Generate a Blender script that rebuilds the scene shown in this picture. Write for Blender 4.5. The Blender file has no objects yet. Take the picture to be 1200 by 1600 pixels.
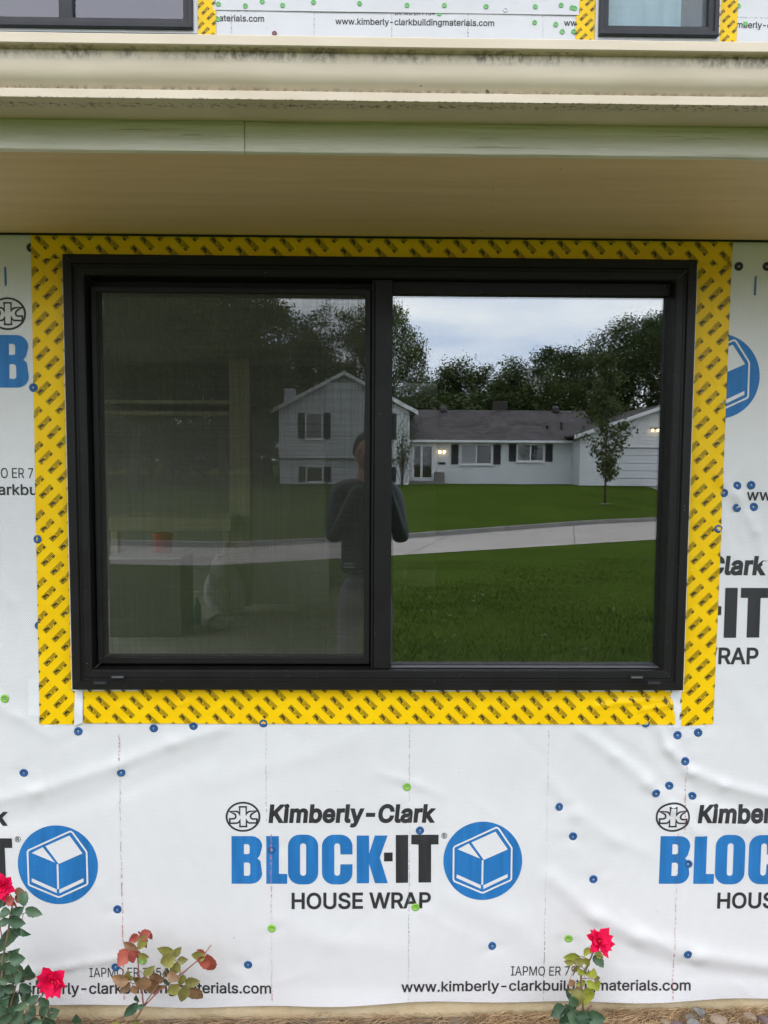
import bpy, bmesh, math, random
import numpy as np
from mathutils import Vector, Matrix
random.seed(7)
rnd = random.Random(11)
R = math.radians
scene = bpy.context.scene
COL = scene.collection

# ------------------------------------------------------------------ camera
F = 1202.0                                   # focal length in pixels of the 1200 x 1600 photograph
CAM = Vector((-0.0224, -2.2674, 1.65))
YAW, PITCH, ROLL = R(0.840), R(-3.984), R(0.319)
_fw = Vector((math.sin(YAW) * math.cos(PITCH), math.cos(YAW) * math.cos(PITCH), math.sin(PITCH)))
_rt = Vector((math.cos(YAW), -math.sin(YAW), 0))
_up = _rt.cross(_fw)
CR = math.cos(ROLL) * _rt + math.sin(ROLL) * _up
CU = -math.sin(ROLL) * _rt + math.cos(ROLL) * _up
cd = bpy.data.cameras.new('camera')
cam = bpy.data.objects.new('camera', cd)
COL.objects.link(cam)
cd.sensor_fit = 'VERTICAL'; cd.sensor_height = 36.0; cd.sensor_width = 27.0
cd.lens = 36.0 * F / 1600.0
cd.clip_start = 0.02; cd.clip_end = 1500
M3 = Matrix((CR, CU, -_fw)).transposed()
cam.matrix_world = Matrix.Translation(CAM) @ M3.to_4x4()
scene.camera = cam

def ray(px, py):
    return _fw + CR * ((px - 600) / F) - CU * ((py - 800) / F)
def at(px, py, y=0.0):
    """point of the plane y = const seen at a photo pixel"""
    d = ray(px, py)
    return CAM + d * ((y - CAM.y) / d.y)
YM = 0.022                                    # plane of the glass
def refl(px, py, depth):
    """a point of the street side whose mirror image shows at a photo pixel, at a given path depth"""
    d = ray(px, py)
    p = CAM + d * (depth / d.y)
    return Vector((p.x, 2 * YM - p.y, p.z))

# ------------------------------------------------------------------ world, sun, exposure
SUN_EL, SUN_AZ = R(58), R(200)
w = bpy.data.worlds.new('World'); scene.world = w; w.use_nodes = True
nt = w.node_tree; N = nt.nodes; L = nt.links; N.clear()
out = N.new('ShaderNodeOutputWorld'); bg = N.new('ShaderNodeBackground'); bg.inputs[1].default_value = 0.1
sky = N.new('ShaderNodeTexSky'); sky.sky_type = 'NISHITA'; sky.sun_disc = False
sky.sun_elevation = SUN_EL; sky.sun_rotation = SUN_AZ
sky.air_density = 1.0; sky.dust_density = 2.0
tc = N.new('ShaderNodeTexCoord'); mp = N.new('ShaderNodeMapping'); mp.inputs['Scale'].default_value = (1.6, 1.6, 7.0)
nz = N.new('ShaderNodeTexNoise'); nz.inputs['Scale'].default_value = 2.6; nz.inputs['Detail'].default_value = 6; nz.inputs['Roughness'].default_value = 0.52
rp = N.new('ShaderNodeValToRGB')
rp.color_ramp.elements[0].position = 0.33; rp.color_ramp.elements[0].color = (12.6, 14.6, 18.8, 1)
rp.color_ramp.elements[1].position = 0.66; rp.color_ramp.elements[1].color = (21.0, 21.4, 22.2, 1)
mx = N.new('ShaderNodeMix'); mx.data_type = 'RGBA'; mx.inputs[0].default_value = 0.93
L.new(tc.outputs['Generated'], mp.inputs[0]); L.new(mp.outputs[0], nz.inputs[0]); L.new(nz.outputs[0], rp.inputs[0])
L.new(sky.outputs[0], mx.inputs[6]); L.new(rp.outputs[0], mx.inputs[7]); L.new(mx.outputs[2], bg.inputs[0]); L.new(bg.outputs[0], out.inputs[0])
sl = bpy.data.lights.new('sun', 'SUN'); sl.energy = 0.8; sl.angle = R(25); sl.color = (1.0, 0.97, 0.92)
so = bpy.data.objects.new('sun', sl); COL.objects.link(so)
# light comes from behind the camera, high, a little from the left
sd = Vector((math.sin(SUN_AZ) * math.cos(SUN_EL), math.cos(SUN_AZ) * math.cos(SUN_EL), math.sin(SUN_EL)))
so.rotation_euler = sd.to_track_quat('Z', 'Y').to_euler()
so.location = (0, -8, 12)
vs = scene.view_settings; vs.view_transform = 'Standard'; vs.look = 'None'; vs.gamma = 1; vs.use_curve_mapping = False; vs.exposure = 0.45
scene.cycles.max_bounces = 10; scene.cycles.transparent_max_bounces = 16; scene.cycles.glossy_bounces = 5
scene.cycles.caustics_reflective = False; scene.cycles.caustics_refractive = False
scene.cycles.sample_clamp_indirect = 8.0
scene.cycles.use_denoising = True

# ------------------------------------------------------------------ materials
def srgb(r, g, b):
    return tuple((c / 255 / 12.92) if c / 255 <= 0.04045 else ((c / 255 + 0.055) / 1.055) ** 2.4 for c in (r, g, b))
class NT:
    def __init__(s, name):
        s.m = bpy.data.materials.new(name); s.m.use_nodes = True
        s.t = s.m.node_tree; s.t.nodes.clear()
        s.out = s.n('ShaderNodeOutputMaterial')
    def n(s, typ, **kw):
        x = s.t.nodes.new(typ)
        for k, v in kw.items(): setattr(x, k, v)
        return x
    def l(s, a, b): s.t.links.new(a, b)
    def coord(s, kind='Object', scale=(1, 1, 1), loc=(0, 0, 0)):
        if kind == 'World':
            g = s.n('ShaderNodeNewGeometry').outputs['Position']
        else:
            g = s.n('ShaderNodeTexCoord').outputs[kind]
        m = s.n('ShaderNodeMapping'); m.inputs['Scale'].default_value = scale; m.inputs['Location'].default_value = loc
        s.l(g, m.inputs[0]); return m.outputs[0]
    def noise(s, co, scale, detail=4, rough=0.55):
        x = s.n('ShaderNodeTexNoise'); x.inputs['Scale'].default_value = scale; x.inputs['Detail'].default_value = detail; x.inputs['Roughness'].default_value = rough
        s.l(co, x.inputs['Vector']); return x.outputs[0]
    def ramp(s, v, stops):
        x = s.n('ShaderNodeValToRGB'); cr = x.color_ramp
        while len(cr.elements) < len(stops): cr.elements.new(0.5)
        for e, (p, c) in zip(cr.elements, stops):
            e.position = p; e.color = (*c, 1) if len(c) == 3 else c
        s.l(v, x.inputs[0]); return x.outputs[0]
    def math(s, op, a, b=None):
        x = s.n('ShaderNodeMath', operation=op)
        for i, v in enumerate((a, b)):
            if v is None: continue
            if isinstance(v, (int, float)): x.inputs[i].default_value = v
            else: s.l(v, x.inputs[i])
        return x.outputs[0]
    def mix(s, f, a, b, mode='MIX'):
        x = s.n('ShaderNodeMix', data_type='RGBA', blend_type=mode)
        for i, v in ((0, f), (6, a), (7, b)):
            if isinstance(v, (int, float)): x.inputs[i].default_value = v
            elif isinstance(v, tuple): x.inputs[i].default_value = (*v, 1) if len(v) == 3 else v
            else: s.l(v, x.inputs[i])
        return x.outputs[2]
    def bsdf(s, col, rough=0.7, bump=None, bstr=0.3, bdist=0.005, spec=None, **kw):
        b = s.n('ShaderNodeBsdfPrincipled')
        for v, nm in ((col, 'Base Color'), (rough, 'Roughness')):
            if isinstance(v, tuple): b.inputs[nm].default_value = (*v, 1)
            elif isinstance(v, (int, float)): b.inputs[nm].default_value = v
            else: s.l(v, b.inputs[nm])
        if spec is not None: b.inputs['Specular IOR Level'].default_value = spec
        for k, v in kw.items():
            b.inputs[k.replace('_', ' ')].default_value = v
        if bump is not None:
            x = s.n('ShaderNodeBump'); x.inputs['Strength'].default_value = bstr; x.inputs['Distance'].default_value = bdist
            s.l(bump, x.inputs['Height']); s.l(x.outputs[0], b.inputs['Normal'])
        s.b = b
        s.l(b.outputs[0], s.out.inputs[0]); return s.m
def plain(name, c1, c2=None, scale=8.0, rough=0.6, bump=0.0, bscale=60.0, stretch=(1, 1, 1), kind='World', **kw):
    t = NT(name)
    co = t.coord(kind, stretch)
    c2 = c2 or tuple(c * 0.8 for c in c1)
    col = t.ramp(t.noise(co, scale), [(0.3, c2), (0.7, c1)])
    bm_ = t.noise(co, bscale) if bump else None
    return t.bsdf(col, rough, bm_, bump, 0.004, **kw)
MAT = {}
# woven house wrap: fine staggered emboss, faint dirt
def weave(t):
    g = t.n('ShaderNodeNewGeometry').outputs['Position']
    s = t.n('ShaderNodeSeparateXYZ'); t.l(g, s.inputs[0])
    a = t.math('COSINE', t.math('MULTIPLY', s.outputs[0], 2 * math.pi / 0.0058))
    b = t.math('COSINE', t.math('MULTIPLY', s.outputs[2], 2 * math.pi / 0.0078))
    return t.math('MULTIPLY', a, b), g
def wrap_mat(name, base, dot=None, dotf=0.0, dirt=True):
    t = NT(name); wv, g = weave(t)
    col = base
    co = t.coord('World', (1, 1, 1))
    if dot is not None:
        k = t.ramp(wv, [(0.35, (0, 0, 0)), (0.9, (dotf,) * 3)])
        streak = t.noise(t.coord('World', (14, 1, 1.2)), 3.0, 3)
        base2 = t.ramp(streak, [(0.35, base), (0.7, tuple(min(1, c * 1.35 + 0.01) for c in base))])
        col = t.mix(k, base2, dot)
    elif dirt:
        n1 = t.noise(co, 2.3, 6, 0.6)
        c1 = t.ramp(n1, [(0.3, tuple(c * 0.93 for c in base)), (0.65, base)])
        n2 = t.noise(t.coord('World', (60, 60, 60)), 1.0, 2)
        sp = t.ramp(n2, [(0.20, (0.55, 0.53, 0.5)), (0.235, (1, 1, 1))])
        k = t.ramp(wv, [(0.0, (0.80, 0.80, 0.805)), (0.6, (1, 1, 1))])
        col = t.mix(1.0, t.mix(0.55, c1, sp, 'MULTIPLY'), k, 'MULTIPLY')
    n3 = t.noise(co, 26.0, 3)
    h = t.math('ADD', wv, t.math('MULTIPLY', n3, 2.0))
    return t.bsdf(col, 0.55, h, 0.32, 0.0012)
WHITE = (0.86, 0.845, 0.825)
MAT['wrap'] = wrap_mat('house_wrap_white', WHITE)
MAT['wrap_blue'] = wrap_mat('house_wrap_blue_ink', srgb(0, 98, 160), srgb(100, 170, 215), 0.42)
MAT['wrap_black'] = wrap_mat('house_wrap_black_ink', (0.013, 0.013, 0.014), (0.12, 0.12, 0.12), 0.3)
MAT['wrap_white_ink'] = wrap_mat('house_wrap_unprinted', WHITE)
def chalk(name, c, a):
    t = NT(name)
    n = t.noise(t.coord('World', (1, 1, 1)), 120, 3, 0.7)
    f = t.ramp(n, [(0.42, (0, 0, 0)), (0.62, (a, a, a))])
    n2 = t.noise(t.coord('World', (3, 3, 3)), 1.0, 2)
    f2 = t.math('MULTIPLY', f, t.ramp(n2, [(0.4, (0.25,) * 3), (0.6, (1, 1, 1))]))
    b = t.n('ShaderNodeBsdfPrincipled'); b.inputs['Base Color'].default_value = (*c, 1); b.inputs['Roughness'].default_value = 0.9
    tr = t.n('ShaderNodeBsdfTransparent'); m = t.n('ShaderNodeMixShader')
    t.l(f2, m.inputs[0]); t.l(tr.outputs[0], m.inputs[1]); t.l(b.outputs[0], m.inputs[2]); t.l(m.outputs[0], t.out.inputs[0])
    return t.m
MAT['chalk_red'] = chalk('red_chalk', srgb(205, 130, 130), 0.95)
MAT['chalk_grey'] = chalk('grey_seam_line', srgb(150, 150, 152), 0.75)
# yellow flashing tape
def tape_mat():
    t = NT('yellow_flashing_tape')
    co = t.coord('World')
    col = t.ramp(t.noise(co, 9, 4), [(0.3, (0.90, 0.535, 0.002)), (0.7, (0.95, 0.61, 0.003))])
    h = t.noise(t.coord('World', (1, 1, 1)), 22, 3)
    return t.bsdf(col, 0.4, h, 0.5, 0.006, spec=0.25)
MAT['tape'] = tape_mat()
MAT['tape_ink'] = plain('brown_black_tape_ink', (0.030, 0.019, 0.003), (0.050, 0.031, 0.005), 40, 0.5)
MAT['liner'] = plain('white_release_liner', (0.80, 0.80, 0.79), (0.72, 0.72, 0.71), 12, 0.4, 0.3, 18)
def vinyl(name, c):
    t = NT(name)
    co = t.coord('World')
    col = t.ramp(t.noise(co, 5, 5), [(0.3, tuple(x * 0.85 for x in c)), (0.7, tuple(x * 1.1 for x in c))])
    sp = t.ramp(t.noise(co, 150, 2, 0.6), [(0.735, (0, 0, 0)), (0.76, (1, 1, 1))])
    col = t.mix(sp, col, (0.22, 0.22, 0.2))
    ro = t.ramp(t.noise(co, 14, 4), [(0.3, (0.42,) * 3), (0.7, (0.56,) * 3)])
    return t.bsdf(col, ro, t.noise(co, 500, 2), 0.06, 0.001, spec=0.3)
MAT['black_vinyl'] = vinyl('black_window_vinyl', (0.0085, 0.0078, 0.007))
MAT['grey_vinyl'] = vinyl('charcoal_window_vinyl', (0.035, 0.035, 0.038))
MAT['gasket'] = plain('black_rubber_gasket', (0.006, 0.006, 0.006), None, 8, 0.8)
MAT['slot'] = plain('grey_weep_cover', (0.11, 0.11, 0.115), None, 30, 0.5)
def glass_mat(name, ior, tint, film=False):
    t = NT(name)
    lw = t.n('ShaderNodeLayerWeight'); lw.inputs[0].default_value = 0.5
    fr = t.math('ADD', t.math('MULTIPLY', t.math('POWER', lw.outputs['Facing'], 5.0), 1 - ior), ior)
    gl = t.n('ShaderNodeBsdfGlossy'); gl.inputs['Roughness'].default_value = 0.0; gl.inputs[0].default_value = (0.95, 0.96, 0.97, 1)
    tr = t.n('ShaderNodeBsdfTransparent'); tr.inputs[0].default_value = (*tint, 1)
    if film:
        h = t.noise(t.coord('World', (1, 1, 1)), 16, 4, 0.7)
        bp = t.n('ShaderNodeBump'); bp.inputs['Strength'].default_value = 0.35; bp.inputs['Distance'].default_value = 0.01
        t.l(h, bp.inputs['Height']); t.l(bp.outputs[0], gl.inputs['Normal']); gl.inputs['Roughness'].default_value = 0.04
    m = t.n('ShaderNodeMixShader')
    t.l(fr, m.inputs[0]); t.l(tr.outputs[0], m.inputs[1]); t.l(gl.outputs[0], m.inputs[2]); t.l(m.outputs[0], t.out.inputs[0])
    return t.m
MAT['glass'] = glass_mat('coated_window_glass', 0.205, (0.86, 0.89, 0.85))
MAT['glass_film'] = glass_mat('filmed_window_glass', 0.10, (0.6, 0.52, 0.55), True)
def screen_mat(name, op, col):
    t = NT(name)
    a = t.noise(t.coord('World', (220, 1, 3.0)), 1.0, 2)
    b = t.noise(t.coord('World', (3.0, 1, 300)), 1.0, 2)
    f = t.math('ADD', t.math('MULTIPLY', t.math('ADD', a, b), 0.30), op - 0.30)
    d = t.n('ShaderNodeBsdfDiffuse'); d.inputs[0].default_value = (*col, 1)
    tr = t.n('ShaderNodeBsdfTransparent'); m = t.n('ShaderNodeMixShader')
    t.l(f, m.inputs[0]); t.l(tr.outputs[0], m.inputs[1]); t.l(d.outputs[0], m.inputs[2]); t.l(m.outputs[0], t.out.inputs[0])
    return t.m
MAT['screen'] = screen_mat('fibreglass_insect_screen', 0.44, (0.046, 0.046, 0.038))
# house trim
def gutter_mat():
    t = NT('cream_gutter_paint')
    g = t.n('ShaderNodeNewGeometry').outputs['Position']
    s = t.n('ShaderNodeSeparateXYZ'); t.l(g, s.inputs[0]); z = s.outputs[2]
    base = t.ramp(t.noise(t.coord('World', (1, 1, 4)), 5, 4), [(0.3, srgb(200, 184, 158)), (0.7, srgb(214, 199, 174))])
    # mildew just under the rolled lip and along the bead, in patches
    def band(z0, z1, wa, wb):
        a = t.math('MULTIPLY', t.math('SUBTRACT', z, z0), 1 / wa)
        b = t.math('MULTIPLY', t.math('SUBTRACT', z1, z), 1 / wb)
        k = t.math('MINIMUM', a, b); k = t.math('MINIMUM', t.math('MAXIMUM', k, 0.0), 1.0); return k
    n = t.noise(t.coord('World', (3.0, 1, 0.9)), 3.2, 3); n2 = t.noise(t.coord('World', (1, 1, 0.6)), 90, 4, 0.7)
    p = t.math('MULTIPLY', t.ramp(n, [(0.40, (0.25,) * 3), (0.60, (1, 1, 1))]), t.ramp(n2, [(0.42, (0, 0, 0)), (0.62, (1, 1, 1))]))
    k1 = t.math('MULTIPLY', band(2.396, 2.4195, 0.013, 0.001), p)
    k2 = t.math('MULTIPLY', band(2.3490, 2.3600, 0.001, 0.008), t.ramp(n2, [(0.45, (0.1,) * 3), (0.6, (0.9,) * 3)]))
    k3 = t.math('MULTIPLY', band(2.3327, 2.3350, 0.0003, 0.0012), t.ramp(n2, [(0.5, (0,) * 3), (0.6, (0.9,) * 3)]))
    k = t.math('MAXIMUM', t.math('MAXIMUM', k1, k2), k3)
    col = t.mix(t.math('MULTIPLY', k, 0.9), base, (0.075, 0.06, 0.035))
    sp = t.ramp(t.noise(t.coord('World'), 38, 2), [(0.755, (0, 0, 0)), (0.77, (1, 1, 1))])
    col = t.mix(t.math('MULTIPLY', sp, 0.8), col, (0.06, 0.045, 0.03))
    return t.bsdf(col, 0.42, t.noise(t.coord('World', (0.4, 3, 3)), 8, 3), 0.15, 0.004)
MAT['gutter'] = gutter_mat()
def wood_paint(name, c1, c2, bstr=0.5):
    t = NT(name)
    co = t.coord('World', (0.9, 12, 14))
    n = t.noise(co, 3.0, 6, 0.62)
    col = t.ramp(n, [(0.28, c2), (0.62, c1)])
    crack = t.noise(t.coord('World', (2.2, 30, 75)), 1.6, 4, 0.6)
    k = t.ramp(crack, [(0.32, (0.62, 0.62, 0.56)), (0.40, (1, 1, 1))])
    col = t.mix(1.0, col, k, 'MULTIPLY')
    return t.bsdf(col, 0.6, crack, bstr, 0.006)
MAT['fascia'] = wood_paint('sage_white_fascia_paint', srgb(244, 236, 220), srgb(226, 219, 202), 1.0)
def soffit_mat():
    t = NT('tan_soffit_paint')
    n = t.noise(t.coord('World', (0.55, 7, 1)), 2.4, 5, 0.6)
    col = t.ramp(n, [(0.25, srgb(230, 194, 150)), (0.7, srgb(244, 212, 172))])
    g = t.noise(t.coord('World', (1.5, 60, 1)), 2.0, 4, 0.6)
    col = t.mix(0.16, col, t.ramp(g, [(0.34, (0.62, 0.56, 0.48)), (0.45, (1, 1, 1))]), 'MULTIPLY')
    sp = t.ramp(t.noise(t.coord('World'), 45, 2), [(0.765, (0, 0, 0)), (0.78, (1, 1, 1))])
    col = t.mix(t.math('MULTIPLY', sp, 0.7), col, (0.08, 0.06, 0.04))
    return t.bsdf(col, 0.55, g, 0.15, 0.004)
MAT['soffit'] = soffit_mat()
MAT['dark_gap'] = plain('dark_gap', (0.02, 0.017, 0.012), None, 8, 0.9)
def shingle_mat():
    t = NT('grey_asphalt_shingle'); co = t.coord('World')
    br = t.n('ShaderNodeTexBrick'); br.inputs['Scale'].default_value = 1.0; br.inputs['Brick Width'].default_value = 0.33; br.inputs['Row Height'].default_value = 0.085; br.inputs['Mortar Size'].default_value = 0.006; br.inputs['Bias'].default_value = -0.2
    br.inputs['Color1'].default_value = (0.125, 0.112, 0.112, 1); br.inputs['Color2'].default_value = (0.07, 0.063, 0.066, 1); br.inputs['Mortar'].default_value = (0.035, 0.032, 0.032, 1)
    sp = t.n('ShaderNodeSeparateXYZ'); t.l(co, sp.inputs[0]); cb = t.n('ShaderNodeCombineXYZ'); t.l(sp.outputs[0], cb.inputs[0]); t.l(sp.outputs[2], cb.inputs[1]); t.l(cb.outputs[0], br.inputs['Vector'])
    n = t.ramp(t.noise(co, 0.8, 5), [(0.3, (0.75,) * 3), (0.7, (1.1,) * 3)])
    return t.bsdf(t.mix(1.0, br.outputs[0], n, 'MULTIPLY'), 0.95, t.noise(co, 30, 3), 0.5, 0.004, spec=0.1)
MAT['shingle'] = shingle_mat()
def concrete(name, c1, c2, sc=4, bump=0.5):
    t = NT(name); co = t.coord('World')
    col = t.ramp(t.noise(co, sc, 7, 0.65), [(0.3, c2), (0.7, c1)])
    sp = t.ramp(t.noise(co, 140, 2), [(0.26, (0.45, 0.4, 0.34)), (0.32, (1, 1, 1))])
    col = t.mix(0.6, col, sp, 'MULTIPLY')
    return t.bsdf(col, 0.85, t.noise(co, 60, 5, 0.7), bump, 0.006, spec=0.1)
MAT['foundation'] = concrete('tan_foundation_concrete', srgb(214, 196, 160), srgb(182, 160, 122), 6)
MAT['road'] = concrete('pale_street_concrete', (0.44, 0.395, 0.365), (0.34, 0.305, 0.28), 0.6, 0.2)
MAT['curb'] = concrete('grey_curb_concrete', (0.26, 0.245, 0.225), (0.17, 0.16, 0.15), 1.5, 0.2)
MAT['joint'] = plain('dark_joint', (0.17, 0.15, 0.135), None, 8, 0.9)
def lawn_mat():
    t = NT('mown_lawn'); co = t.coord('World')
    n1 = t.noise(co, 0.35, 5, 0.6); n2 = t.noise(t.coord('World', (1, 1, 1)), 9, 5, 0.7)
    c = t.mix(0.5, t.ramp(n1, [(0.3, (0.040, 0.072, 0.010)), (0.68, (0.080, 0.122, 0.018))]), t.ramp(n2, [(0.3, (0.032, 0.054, 0.009)), (0.7, (0.082, 0.112, 0.022))]))
    return t.bsdf(c, 0.9, t.noise(co, 45, 4, 0.7), 0.8, 0.03, spec=0.0)
MAT['lawn'] = lawn_mat()
MAT['grass'] = plain('grass_blade', (0.110, 0.162, 0.026), (0.040, 0.074, 0.010), 2.2, 0.75, spec=0.03)
MAT['straw_bit'] = plain('pale_clipping', (0.5, 0.48, 0.36), None, 8, 0.8)
MAT['soil'] = plain('mulch_soil', (0.26, 0.20, 0.14), (0.12, 0.09, 0.06), 14, 0.95, 0.8, 60)
def leafm(name, c1, c2, sc=3.0, rough=0.5, trans=0.25, spec=0.1):
    t = NT(name); co = t.coord('World')
    oi = t.n('ShaderNodeObjectInfo').outputs['Random']
    n = t.math('ADD', t.math('MULTIPLY', t.noise(co, sc, 3), 0.75), t.math('MULTIPLY', oi, 0.25))
    col = t.ramp(n, [(0.3, c2), (0.68, c1)])
    m_ = t.bsdf(col, rough, spec=spec)
    tl = t.n('ShaderNodeBsdfTranslucent'); t.l(col, tl.inputs[0])
    mx_ = t.n('ShaderNodeMixShader'); mx_.inputs[0].default_value = trans
    t.l(t.b.outputs[0], mx_.inputs[1]); t.l(tl.outputs[0], mx_.inputs[2]); t.l(mx_.outputs[0], t.out.inputs[0])
    return m_
MAT['leaf_dark'] = leafm('dark_tree_leaf', (0.092, 0.126, 0.038), (0.040, 0.060, 0.019), 0.9)
MAT['leaf_mid'] = leafm('green_tree_leaf', (0.112, 0.145, 0.040), (0.052, 0.074, 0.021), 0.9)
MAT['leaf_light'] = leafm('sapling_leaf', (0.115, 0.135, 0.045), (0.06, 0.08, 0.028), 2)
MAT['bark'] = plain('brown_bark', (0.085, 0.066, 0.05), (0.045, 0.036, 0.03), 3, 0.95, 0.8, 14, (1, 1, 0.25))
def rleaf(name, a, b): return leafm(name, srgb(*a), srgb(*b), 40, 0.42, 0.18, 0.35)
MAT['rl_green'] = rleaf('rose_leaf_green', (98, 122, 92), (62, 88, 62))
MAT['rl_dark'] = rleaf('rose_leaf_dark', (78, 104, 76), (46, 70, 50))
MAT['rl_yg'] = rleaf('rose_leaf_lime', (176, 178, 70), (128, 138, 52))
MAT['rl_olive'] = rleaf('rose_leaf_olive', (150, 144, 72), (108, 104, 58))
MAT['rl_bronze'] = rleaf('rose_leaf_bronze', (164, 126, 92), (118, 92, 62))
MAT['rl_red'] = rleaf('rose_leaf_red', (186, 98, 80), (140, 62, 54))
MAT['stem'] = plain('rose_stem', srgb(150, 112, 96), srgb(96, 92, 62), 30, 0.6)
MAT['stem_red'] = plain('rose_stem_red', srgb(166, 84, 92), srgb(130, 90, 70), 30, 0.6)
MAT['petal'] = leafm('rose_petal', srgb(236, 26, 84), srgb(206, 8, 58), 50, 0.55, 0.2)
MAT['stamen'] = plain('rose_stamen', srgb(240, 190, 120), srgb(190, 110, 60), 200, 0.8)
MAT['blue_cap'] = plain('blue_plastic_cap', srgb(34, 92, 146), srgb(26, 76, 126), 60, 0.55)
MAT['green_cap'] = plain('green_plastic_cap', srgb(140, 196, 74), srgb(118, 176, 56), 60, 0.55)
MAT['pale_green_cap'] = plain('faded_green_plastic_cap', srgb(128, 196, 120), srgb(108, 178, 98), 60, 0.55)
MAT['black_cap'] = plain('black_plastic_cap', (0.02, 0.024, 0.03), None, 60, 0.35)
MAT['red_cap'] = plain('maroon_plastic_cap', srgb(120, 50, 70), None, 60, 0.35)
MAT['white_cap'] = plain('white_plastic_cap', (0.7, 0.72, 0.72), None, 60, 0.35)
MAT['nail'] = plain('steel_nail', (0.62, 0.6, 0.55), (0.45, 0.43, 0.4), 60, 0.35, Metallic=0.7)
MAT['stone_a'] = concrete('grey_stone', (0.26, 0.245, 0.22), (0.13, 0.12, 0.11), 30)
MAT['stone_b'] = concrete('tan_stone', (0.36, 0.28, 0.20), (0.2, 0.14, 0.1), 30)
MAT['stone_c'] = concrete('plum_stone', (0.20, 0.14, 0.14), (0.13, 0.09, 0.09), 30)
MAT['straw'] = plain('pine_straw', srgb(186, 156, 116), srgb(128, 100, 72), 25, 0.8)
MAT['siding'] = plain('white_clapboard_paint', (0.70, 0.705, 0.72), (0.62, 0.625, 0.64), 1.2, 0.6)
MAT['trim_white'] = plain('white_trim_paint', (0.76, 0.76, 0.76), (0.7, 0.7, 0.7), 2, 0.5)
MAT['shutter'] = plain('black_shutter_paint', (0.02, 0.02, 0.023), None, 2, 0.6)
MAT['pane'] = glass_mat('dark_house_pane', 0.05, (0.9, 0.9, 0.9))
MAT['curtain'] = plain('grey_window_blind', (0.34, 0.35, 0.36), (0.26, 0.27, 0.28), 3, 0.8)
MAT['dark_room'] = plain('dark_room', (0.035, 0.035, 0.034), None, 3, 0.9)
MAT['brick_brown'] = plain('brown_chimney_brick', (0.05, 0.04, 0.036), None, 5, 0.9)
t = NT('lit_bulb'); e = t.n('ShaderNodeEmission'); e.inputs[0].default_value = (1, 0.72, 0.35, 1); e.inputs[1].default_value = 14; t.l(e.outputs[0], t.out.inputs[0]); MAT['bulb'] = t.m
MAT['lamp_black'] = plain('black_metal_lamp', (0.02, 0.02, 0.02), None, 3, 0.5)
MAT['drywall'] = plain('unpainted_drywall', (0.33, 0.32, 0.28), (0.26, 0.25, 0.22), 1.5, 0.9)
MAT['studwood'] = plain('pale_stud_wood', (0.66, 0.60, 0.46), (0.54, 0.48, 0.35), 2, 0.8, 0.2, 20, (6, 6, 0.6))
MAT['subfloor'] = plain('dusty_subfloor', (0.70, 0.66, 0.55), (0.52, 0.48, 0.39), 2, 0.85, 0.3, 9)
MAT['red_plastic'] = plain('red_plastic', (0.62, 0.045, 0.03), None, 4, 0.4)
MAT['teal_plastic'] = plain('teal_plastic', (0.04, 0.36, 0.44), None, 4, 0.4)
MAT['bag_white'] = plain('white_bag', (0.75, 0.75, 0.72), (0.6, 0.6, 0.57), 14, 0.5)
MAT['black_tool'] = plain('black_tool_plastic', (0.02, 0.02, 0.02), None, 9, 0.6)
MAT['box_card'] = plain('grey_crate_board', (0.2, 0.19, 0.17), None, 4, 0.8)
MAT['blind_teal'] = plain('pale_teal_blind', srgb(186, 226, 230), srgb(150, 200, 208), 2.0, 0.7, 0.0, 1, (6, 1, 1))
MAT['jacket'] = plain('dark_teal_jacket_cloth', (0.024, 0.034, 0.038), (0.013, 0.020, 0.023), 9, 0.55, 0.4, 10)
MAT['trouser'] = plain('grey_trouser_cloth', (0.20, 0.20, 0.215), (0.13, 0.13, 0.14), 9, 0.8, 0.3, 14)
MAT['skin'] = plain('skin', (0.50, 0.28, 0.20), (0.44, 0.23, 0.16), 9, 0.55)
MAT['hair'] = plain('dark_hair', (0.018, 0.014, 0.012), None, 60, 0.6)
MAT['eye'] = plain('eye', (0.05, 0.04, 0.035), None, 9, 0.3)
MAT['shoe'] = plain('brown_boot_leather', (0.07, 0.045, 0.03), None, 9, 0.6)
MAT['phone'] = plain('black_phone_body', (0.012, 0.012, 0.013), None, 9, 0.25)
MAT['reflective'] = plain('pale_badge', (0.6, 0.66, 0.65), None, 9, 0.4)

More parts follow.
